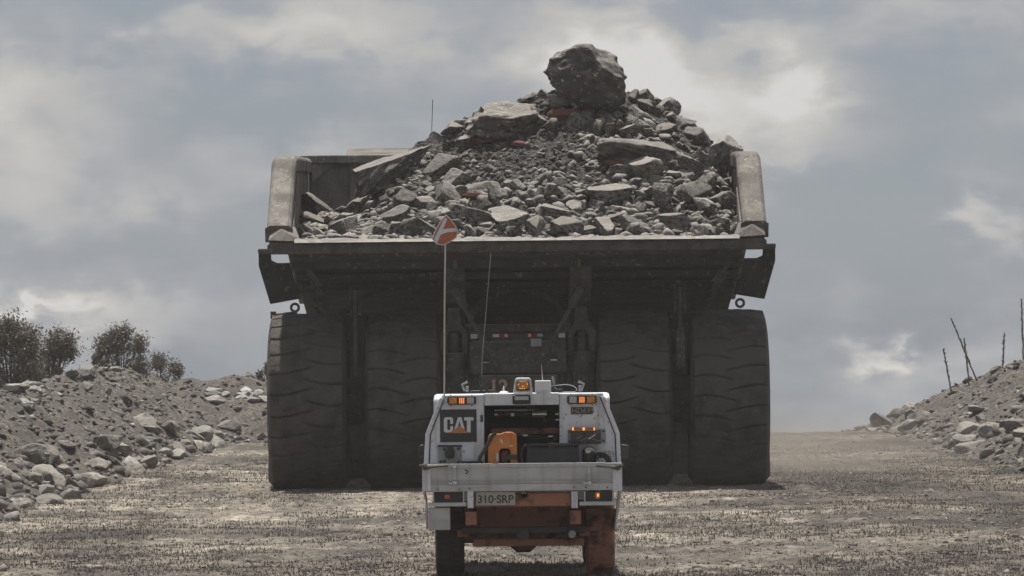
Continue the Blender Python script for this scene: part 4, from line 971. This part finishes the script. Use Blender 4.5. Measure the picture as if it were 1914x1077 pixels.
# rear light frames, plate and posts under the tray
for (a, b, c0, c1, m_, lx0, lx1, ly0, ly1) in ((799,868,918.5,947,'redlamp',831,841,925,932.5),(1082,1147,918.5,945,'amberlit',1112.5,1121.5,920,932.5)):
    fr = ub(MB(), a+12, b-2, c0, c1-8, .03, .06).build('lamp_panel', M['black'], ute)
    ub(MB(), a+10, a+12.5, c0, c1, -.01, .06).build('lamp_frame', M['alu'], fr); ub(MB(), b-2.5, b-.5, c0, c1-5, -.01, .06).build('lamp_frame', M['alu'], fr)
    ub(MB(), a+1, b+4, c1-7.5, c1, -.012, .06).build('lamp_frame', M['alu'], fr, bevel=.006)
    ub(MB(), lx0, lx1, ly0, ly1, .018, .029).build('tail_lamp', M[m_ if m_ != 'amberlit' else 'amber'], fr, bevel=.004)
    if m_ == 'amberlit': ub(MB(), lx0+3.5, lx1-2, ly0+3, ly1-4, .012, .0175).build('lamp_bulb', M['amberlit'], fr)
for a, b in ((873.5,885),(1068,1080)):
    ub(MB(), a, b, 918.5, 950, -.008, .05).build('tray_post', M['white'], ute, bevel=.006)
for s, P in ((-1, [(790,919),(794,919),(798,935),(799,990),(796.5,990),(795,938)]), (1, [(1158,916),(1162,916),(1159,935),(1152,990),(1149,990),(1155,930)])):
    MB().prism(upoly(P, .1), .1, .5).build('mudguard', M['alu'], ute)
pl = ub(MB(), 890, 963, 919.5, 944.5, .03, .04).build('number_plate', M['plate'], ute, bevel=.003)
x0, z0 = U(893, 940.5, .03); text_mesh('plate_letters', '310\u00b7SRP', .1, mat('worn plate letters', (.05,.05,.05), (.1,.1,.095), 40, .8), pl, (x0, .027, z0), .001, .002, .98)
x0, z0 = U(979, 925, .1); MB().lathe([(.06, 0), (.06, .03), (.08, .034), (.12, .034)], 18, 'y', (x0, 0, z0)).build('tow_socket', M['steel'], ute, smooth=True)
# chassis below
ub(MB(), 886, 1067, 921, 947, .06, .12).build('rear_crossmember', M['redshade'], ute, bevel=.01)
MB().box(-.52, -.42, .12, 4.2, .5, .62).build('chassis_rail', M['redshade'], ute); MB().box(.42, .52, .12, 4.2, .5, .62).build('chassis_rail', M['redshade'], ute)
MB().box(-.78, .82, .75, .8, .44, .7).build('undertray_panel', M['redshade'], ute, bevel=.02)
axp = [(-.8, .05), (-.16, .05), (-.12, .085), (-.06, .14), (.06, .14), (.12, .085), (.16, .05), (.8, .05)]
MB().lathe([(-.8, 0)]+axp+[(.8, 0)], 24, 'x', (-.0, .95, .36)).build('rear_axle', M['redshade'], ute, smooth=True)
for s in (-1, 1): MB().box(s*.5, s*.6, .5, 1.4, .38, .44).build('leaf_spring', M['redshade'], ute)
q = MB(); q.box(-.56, .56, .36, .42, .41, .475); q.build('tow_bar', M['black'], ute, bevel=.01)
MB().box(-.05, .05, .3, .36, .36, .46).build('tow_tongue', M['frame'], ute, bevel=.01)
x0, z0 = U(1069, 997, .5); MB().tube([(x0, .2, z0), (x0, 1.0, z0)], .035, 16).build('exhaust_pipe', M['steel'], ute, smooth=True)
ub(MB(), 800.5, 841.5, 949, 991, .06, .22).build('side_box', M['alu'], ute, bevel=.008)
ub(MB(), 1095, 1152, 951, 992, .5, .52).build('mud_flap', M['redshade'], ute, bevel=.004)
ub(MB(), 884, 1092, 1007, 1021, .52, .6).build('shade_plate', M['redshade'], ute, bevel=.01)  # cross plate added to carry the red tint of the dark shade
def utyre():
    prof = [(-.1, .2), (-.125, .25), (-.13, .32), (-.115, .37), (-.09, .385), (0, .388), (.09, .385), (.115, .37), (.13, .32), (.125, .25), (.1, .2)]
    q = MB().lathe(prof, 56, 'x')
    for k in range(44):
        a = 2*math.pi*k/44
        for s in (-1, 1):
            c0, c1 = math.cos(a+.03*s), math.sin(a+.03*s); t_ = Vector((0, -c1, c0)); rr_ = Vector((0, c0, c1)); X = Vector((1, 0, 0))
            b_ = rr_*.38; xs = (s*.015, s*.105) if s > 0 else (s*.105, s*.015)
            q.hexa([X*xs[0]+b_-t_*.019, X*xs[1]+b_-t_*.019, X*xs[1]+b_+t_*.019, X*xs[0]+b_+t_*.019,
                    X*xs[0]+b_*1.04-t_*.016, X*xs[1]+b_*1.03-t_*.016, X*xs[1]+b_*1.03+t_*.016, X*xs[0]+b_*1.04+t_*.016])
    return q
um = None
for (x, y) in ((-.67, .95), (.70, .95), (-.70, 4.0), (.70, 4.0)):
    if um is None: wh = utyre().build('tyre', M['blacktyre'], ute, smooth=True); um = wh.data
    else: wh = mk('tyre', um, None, ute)
    wh.location = (x, y, .385)
    if x > 0 and y < 2: wh.data = um.copy(); wh.data.materials.clear(); wh.data.materials.append(M['redshade']); wh['label'] = 'tyre coloured red in place of dark shade'  # right rear copy takes the red put in for dark shade
    MB().lathe([(-.1, 0), (-.1, .09), (-.07, .12), (-.085, .2), (.085, .2), (.07, .12), (.1, .09), (.1, 0)], 24, 'x').build('rim', M['steel'], wh, smooth=True)
# cab ahead of the canopy
cb_ = MB().prism_x([(2.05, .55), (2.05, 1.05), (2.12, 1.62), (2.3, 1.66), (3.3, 1.64), (3.75, 1.1), (4.75, 1.0), (4.85, .5)], -.82, .82).build('cab', M['white'], ute, bevel=.03)
MB().box(-.6, .6, 2.04, 2.09, 1.12, 1.5).build('rear_window', M['glass'], cb_, bevel=.01)
MB().box(-.8, .8, 4.86, 4.98, .4, .62).build('front_bumper', M['black'], ute, bevel=.02)
# cylinders fixed inside the opening
xL, zL = U(924, 767.5, .6); xR_, _ = U(1000, 767.5, .6)
MB().tube([(xL, .6, zL), (xR_, .6, zL)], .012, 12).build('chrome_rod', M['chrome'], ute, smooth=True)
xL, zL = U(924, 775, .56); xR_, _ = U(1028, 775, .56)
cy_ = MB().tube([(xL+.03, .56, zL), (xR_-.04, .56, zL)], .03, 16).build('reel_cylinder', M['gloss'], ute, smooth=True)
MB().tube([(xL, .56, zL), (xL+.035, .56, zL)], .018, 12).build('rod_end', M['chrome'], cy_, smooth=True)
MB().tube([(xR_-.16, .555, zL), (xR_-.03, .555, zL)], .0315, 16).build('rod_end', M['chrome'], cy_, smooth=True)
ub(MB(), 955, 961, 772, 778, .50, .525).build('cylinder_label', M['paint'], cy_)
for py_ in (774, 785):
    x0, z0 = U(1042, py_, .4); MB().tube([(x0-.02, .4, z0), (x0+.02, .4, z0)], .011, 10).build('pipe_stub', M['chrome'], ute)
ub(MB(), 917, 1045, 800, 812, .62, .7).build('reel_guard', M['redshade'], ute, bevel=.02)
# hoses in the opening
pts = [U(a, b, .55) for a, b in ((985,760),(1000,763),(1010,770),(1022,790))]; MB().tube([(a, .55, b) for a, b in pts], .012, 8).build('hose', M['black'], ute, smooth=True)
pts = [U(a, b, .45) for a, b in ((969,812),(985,816),(1010,818),(1040,821))]; MB().tube([(a, .45, b) for a, b in pts], .012, 8).build('hose', M['gloss'], ute, smooth=True)
for a, b in ((982, 814), (1029, 816)):
    ub(MB(), a-5, a+5, b-1.6, b+1.6, .42, .47).build('hose_fitting', M['chrome'], ute, bevel=.004)
# right bracket with orange strip
bk = ub(MB(), 1061, 1132, 803, 828, YC-.012, YC-.0005).build('bracket_plate', M['steel'], ute, bevel=.003)
ub(MB(), 1067, 1123, 804, 830, YC-.055, YC-.0125).build('bracket_box', M['frame'], bk, bevel=.01)
os_ = ub(MB(), 1068, 1113, 798, 805.5, YC-.07, YC-.0125).build('amber_strip_lamp', M['amber'], ute, bevel=.003)
for a, b in ((1074,1087),(1095,1108)):
    ub(MB(), a, b, 800.7, 802.7, YC-.074, YC-.0705).build('strip_slot', M['redshade'], os_)
for a, b in ((1069.5,1072.5),(1089,1093),(1109.5,1112)):
    ub(MB(), a, b, 799, 804.5, YC-.073, YC-.0705).build('strip_lens', M['amberlit'], os_)
for a, b in ((1064,807),(1064,825),(1128,806),(1128,824)):
    x0, z0 = U(a, b, YC); MB().lathe([(-.02, 0), (-.02, .009), (-.0125, .009)], 10, 'y', (x0, YC, z0)).build('bolt', M['black'], bk)
# left bracket with black coupling
lk = ub(MB(), 818, 863, 832.5, 866, YC-.012, YC-.0005).build('bracket_plate', M['steel'], ute, bevel=.003)
MB().prism(upoly([(817.5,832),(864,832),(864,835),(846,835),(850,845),(849,855),(841,858),(832,854),(832,846),(836,839),(836,835),(817.5,835)], YC-.03), YC-.03, YC-.0125).build('pintle_coupling', M['black'], lk, bevel=.006)
MB().prism(upoly([(840,843),(845,852),(835,852)], YC-.04), YC-.04, YC-.031).build('pintle_tip', M['frame'], lk, bevel=.004)
for a, b in ((831,840),(857,839),(824,863),(857,864),(831,862)):
    x0, z0 = U(a, b, YC); MB().lathe([(-.03, 0), (-.03, .012), (-.0125, .014)], 12, 'y', (x0, YC, z0)).build('bolt', M['black'], lk)
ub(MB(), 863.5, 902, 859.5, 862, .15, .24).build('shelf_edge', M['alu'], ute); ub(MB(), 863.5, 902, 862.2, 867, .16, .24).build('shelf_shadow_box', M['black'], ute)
# small bolts and chips over the canopy doors
for a, b in ((842,758.5),(882,758.5),(842,738.8),(882,738.8),(1067,756.8),(1107,756.8),(1067,737),(1107,737),(1088,777),(1058,775),(1118,777)):
    x0, z0 = U(a, b, YC); MB().lathe([(-.006, 0), (-.006, .005), (-.0012, .006)], 8, 'y', (x0, YC, z0)).build('screw', M['black'], ute)

# ---- loose things carried on the tray
pump = empty('orange_container', (UX0+U(940, 866, .12)[0], UD+.12, .845)); tag(pump, 'orange plastic pump unit standing in the middle of the ute tray', 'pump')
def loc_build(mb, name, mt, parent, bevel=.0, **kw):
    off = Vector((parent.location.x-UX0, parent.location.y-UD, parent.location.z)); mb.v = [tuple(Vector(p)-off) for p in mb.v]; return mb.build(name, M[mt], parent, bevel, **kw)
P = [(912,867),(912,816),(916,811),(935,811),(945,807.5),(957,807.5),(966,813),(967,867),(954,867),(954,842),(951,838.5),(937,838.5),(933,844),(933,867)]
loc_build(MB().prism(upoly(P, .12), .12, .36), 'casing', 'orange', pump, .012)
loc_build(ub(MB(), 937, 949, 843, 867, .16, .3), 'handle_block', 'redtint', pump, .01)
loc_build(ub(MB(), 927, 932, 847, 862, .10, .119), 'level_gauge', 'clear', pump, .003)
loc_build(ub(MB(), 946, 967.5, 850, 859, .09, .119), 'clasp', 'black', pump, .004)
loc_build(ub(MB(), 953, 958, 832, 835, .112, .119), 'sticker', 'paint', pump)
loc_build(MB().prism(upoly([(934,821),(937,820),(941,828),(938,829)], .112), .112, .119), 'sticker', 'paint', pump)
loc_build(MB().tube([(U(955.5, 812, .2)[0], .115, U(955.5, 808.5, .1)[1]), (U(955.5, 812, .2)[0], .115, U(955.5, 850, .1)[1])], .004, 6), 'seam', 'orange', pump)
hz = MB(); pts = [U(a, b, .1) for a, b in ((926,809),(919,816),(912,830),(903,845),(897,855),(895,866))]
hz.tube([(a, .08, b) for a, b in pts], .017, 12); ho = hz.build('suction_hose', M['black'], None, smooth=True); ho.location = (UX0, UD, 0); tag(ho, 'thick black suction hose curving down left of the orange pump', 'hose')
tool = empty('tool_box', (UX0+U(1032, 866, .1)[0], UD+.1, .845)); tag(tool, 'long black toolbox lying on the tray right of the orange pump', 'toolbox')
loc_build(ub(MB(), 984, 1082, 835.5, 867, .1, .38), 'box_body', 'black', tool, .012)
loc_build(ub(MB(), 983, 1083, 828.5, 834.8, .09, .39), 'lid', 'gloss', tool, .014)
loc_build(ub(MB(), 1025, 1037, 828, 836.5, .08, .0895), 'latch', 'black', tool, .003)
rp = MB(); pts = [U(a, b, .1) for a, b in ((983,830),(977,838),(974,852),(977,866))]; rp.tube([(a, .1, b) for a, b in pts], .008, 8); loc_build(rp, 'handle', 'frame', tool)
can_ = empty('steel_canister', (UX0+U(1102, 866, .14)[0], UD+.14, .845)); tag(can_, 'small steel canister standing between the black toolbox and the hose coil', 'canister')
xc, z0 = U(1101.5, 866, .2); zt1 = U(1101.5, 834.5, .2)[1]
loc_build(MB().lathe([(.845, 0), (.845, .062), (zt1-.06, .062)], 24, 'z', (xc, .2, 0)), 'body', 'black', can_, smooth=True)
loc_build(MB().lathe([(zt1-.0595, .058), (zt1-.03, .064), (zt1-.012, .05), (zt1, .03), (zt1, 0)], 24, 'z', (xc, .2, 0)), 'neck', 'chrome', can_, smooth=True)
clm = MB(); a = U(1085, 826, .1); b = U(1100, 819, .1); c_ = U(1121, 826, .1); d_ = U(1113, 812, .1)
clm.tube([(a[0], .12, a[1]), (b[0]-.01, .12, b[1]-.012), (c_[0], .12, c_[1])], [.012, .017, .01], 8); clo = clm.build('hand_tool', M['frame'], None, smooth=True); clo.location = (UX0, UD, 0)
tag(clo, 'clamp tool with a bright lever hanging below the orange strip lamp', 'clamp')
lv = MB().tube([(b[0], .1, b[1]-.01), (d_[0], .1, d_[1])], .006, 8).build('lever', M['chrome'], clo)
coil = MB()
cx_, cz_ = U(1122, 862, .14)
for k in range(6):
    coil.torus((cx_+random.uniform(-.012,.012), .1+k*.016, cz_-.02+random.uniform(-.01,.01)), .095-.006*k, .009, 'y', 26, 7)
co = coil.build('cable_coil', M['gloss'], None, smooth=True); co.location = (UX0, UD, 0); tag(co, 'coil of black cable behind the right end of the tailgate', 'cable')

# ------------------------------------------------------------------ bushes and dead stalks
def bush(px, pyt, pyb, wpx, D, nleaf, label, seed, lobes=9):
    r = np.random.default_rng(seed); s = D/F; base = W(px, pyb, D); h = (pyb-pyt)*s; hw = wpx*s
    root = empty('bush', (base.x, D, base.z-.4)); tag(root, label, 'bush')
    tr = MB(); tips = []
    for k in range(lobes*3):
        a = r.uniform(-1, 1); ex_ = 1.0 if k % 3 else r.uniform(1.0, 1.22); q = Vector((a*hw*.85*ex_, r.uniform(-.6, .6)*hw, .15+h*(.04+.9*ex_*r.random()**.8*(1-.5*abs(a)**1.5))))
        m = Vector((q.x*.35, q.y*.35, q.z*.5)); tr.tube([(0, 0, 0), m, q], [.03, .018, .004], 6, False); tips.append(q)
    for k in range(lobes):
        a = r.uniform(-.9, .9); q = Vector((a*hw, r.uniform(-.4, .4)*hw, .4+h*(1.0-.42*abs(a)**1.6)*r.uniform(.9, 1.1)))
        for t in np.linspace(.82, 1.0, 4): tips.append(Vector((q.x*(.9+.1*t), q.y, q.z*t)))
        tr.tube([(0, 0, 0), Vector((q.x*.5, q.y*.4, q.z*.5)), q], [.025, .014, .003], 6, False)
    tr.build('trunk', M['bark'], root)
    nleaf = int(nleaf*1.9); C0 = np.array([t_[:] for t_ in tips]); idx = r.integers(len(C0), size=nleaf); rad = hw*.2
    P = C0[idx] + r.normal(size=(nleaf, 3))*np.array([rad, rad, rad*.85])*(.35+.65*r.random((nleaf, 1)))
    P[:, 2] = np.maximum(P[:, 2], .1)
    d1 = r.normal(size=(nleaf, 3)); d1 /= np.linalg.norm(d1, axis=1, keepdims=True); d2 = np.cross(d1, r.normal(size=(nleaf, 3))); d2 /= np.linalg.norm(d2, axis=1, keepdims=True)
    L_ = r.uniform(.018, .045, (nleaf, 1)); V = np.stack([P-d1*L_, P+d2*L_*.35, P+d1*L_, P-d2*L_*.35], 1).reshape(-1, 3)
    mk('foliage', rawmesh('foliage', V, np.arange(4*nleaf).reshape(-1, 4)), M['leaf'], root)
bush(20, 612, 725, 74, 124, 9000, 'big dense bush on the berm at the left edge of the picture', 1, 13)
bush(92, 624, 724, 58, 126, 7000, 'rounded dark bush growing into the right side of the big left bush', 2, 11)
bush(228, 622, 708, 54, 137, 5600, 'small leafy tree alone on the berm crest in the middle left', 3, 10)
bush(300, 672, 722, 46, 140, 2000, 'low straggly bush sloping down right of the small leafy tree', 4, 6)
bush(497, 683, 745, 18, 145, 1300, 'sparse bush peeping out beside the left rear tyre of the haul truck', 5, 5)
bush(190, 655, 700, 16, 138, 1200, 'thin light bush touching the left side of the small leafy tree', 6, 4)
for i, (x0, y0, x1, y1, lab) in enumerate([(1763,652,1778,715,'short dead stalk furthest left on the right berm'), (1778,595,1829,702,'longest dead stalk leaning left on the right berm'),
        (1802,632,1812,705,'thin dead stalk crossing the leaning one'), (1877,622,1873,690,'straight upright dead stalk near the top of the right berm'), (1909,560,1913,655,'tall dead stalk at the right edge of the picture')]):
    D = 136; a = W(x0, y0, D); b = W(x1, y1+18, D); loc = Vector(b); r_ = random.Random(i); n_ = 14; pts = []; rs = []
    for k in range(n_+1):
        t = k/n_; p = b.lerp(a, t)-loc; pts.append(p+Vector((r_.uniform(-.008,.008), r_.uniform(-.01,.01), 0))); rs.append((.02-.009*t)*(1.5 if k % 2 and t > .35 else 1))
    q = MB().tube(pts, rs, 6)
    for k in range(26):
        t = r_.uniform(.35, 1); p = b.lerp(a, t)-loc; q.tube([p, p+Vector((r_.uniform(-.045,.045), r_.uniform(-.03,.03), r_.uniform(.01,.05)))], [.011, .004], 5)
    o = q.build('dead_stalk', M['wood'], None); o.location = loc; tag(o, lab, 'dead plant', 'dead stalks on the right berm')

# ------------------------------------------------------------------ dusty air
hz_ = MB().box(-60, 60, -3, 260, -8, 6.6).build('haze', None); tag(hz_, kind='stuff')
hm = bpy.data.materials.new('dusty air'); hm.use_nodes = True; nt = hm.node_tree; nt.nodes.clear()
vo = NT(nt, 'ShaderNodeVolumePrincipled'); vo.inputs['Color'].default_value = (.86, .84, .82, 1); vo.inputs['Density'].default_value = .0004; vo.inputs['Anisotropy'].default_value = .2
ou = NT(nt, 'ShaderNodeOutputMaterial'); nt.links.new(vo.outputs[0], ou.inputs['Volume']); hz_.data.materials.append(hm)

q = MB().box(-1, 1, -1, 1, -1, 1).build('dust_cloud', None); q.location = (3.6, 102, .3); q.scale = (4.4, 12.5, 1.0)
tag(q, 'low cloud of pale dust drifting behind the right rear tyres of the haul truck', 'dust', kind='stuff')
dm = bpy.data.materials.new('drifting dust'); dm.use_nodes = True; nt = dm.node_tree; nt.nodes.clear(); L = nt.links.new
vo = NT(nt, 'ShaderNodeVolumePrincipled'); vo.inputs['Color'].default_value = (.78, .71, .62, 1)
tc = NT(nt, 'ShaderNodeTexCoord'); ln = NT(nt, 'ShaderNodeVectorMath', operation='LENGTH'); L(tc.outputs['Object'], ln.inputs[0])
mr = NT(nt, 'ShaderNodeMapRange', interpolation_type='SMOOTHSTEP'); mr.inputs['From Min'].default_value = 1.0; mr.inputs['From Max'].default_value = .1; mr.inputs['To Min'].default_value = 0; mr.inputs['To Max'].default_value = .05
L(ln.outputs['Value'], mr.inputs[0]); L(mr.outputs[0], vo.inputs['Density'])
ou = NT(nt, 'ShaderNodeOutputMaterial'); L(vo.outputs[0], ou.inputs['Volume']); q.data.materials.append(dm)
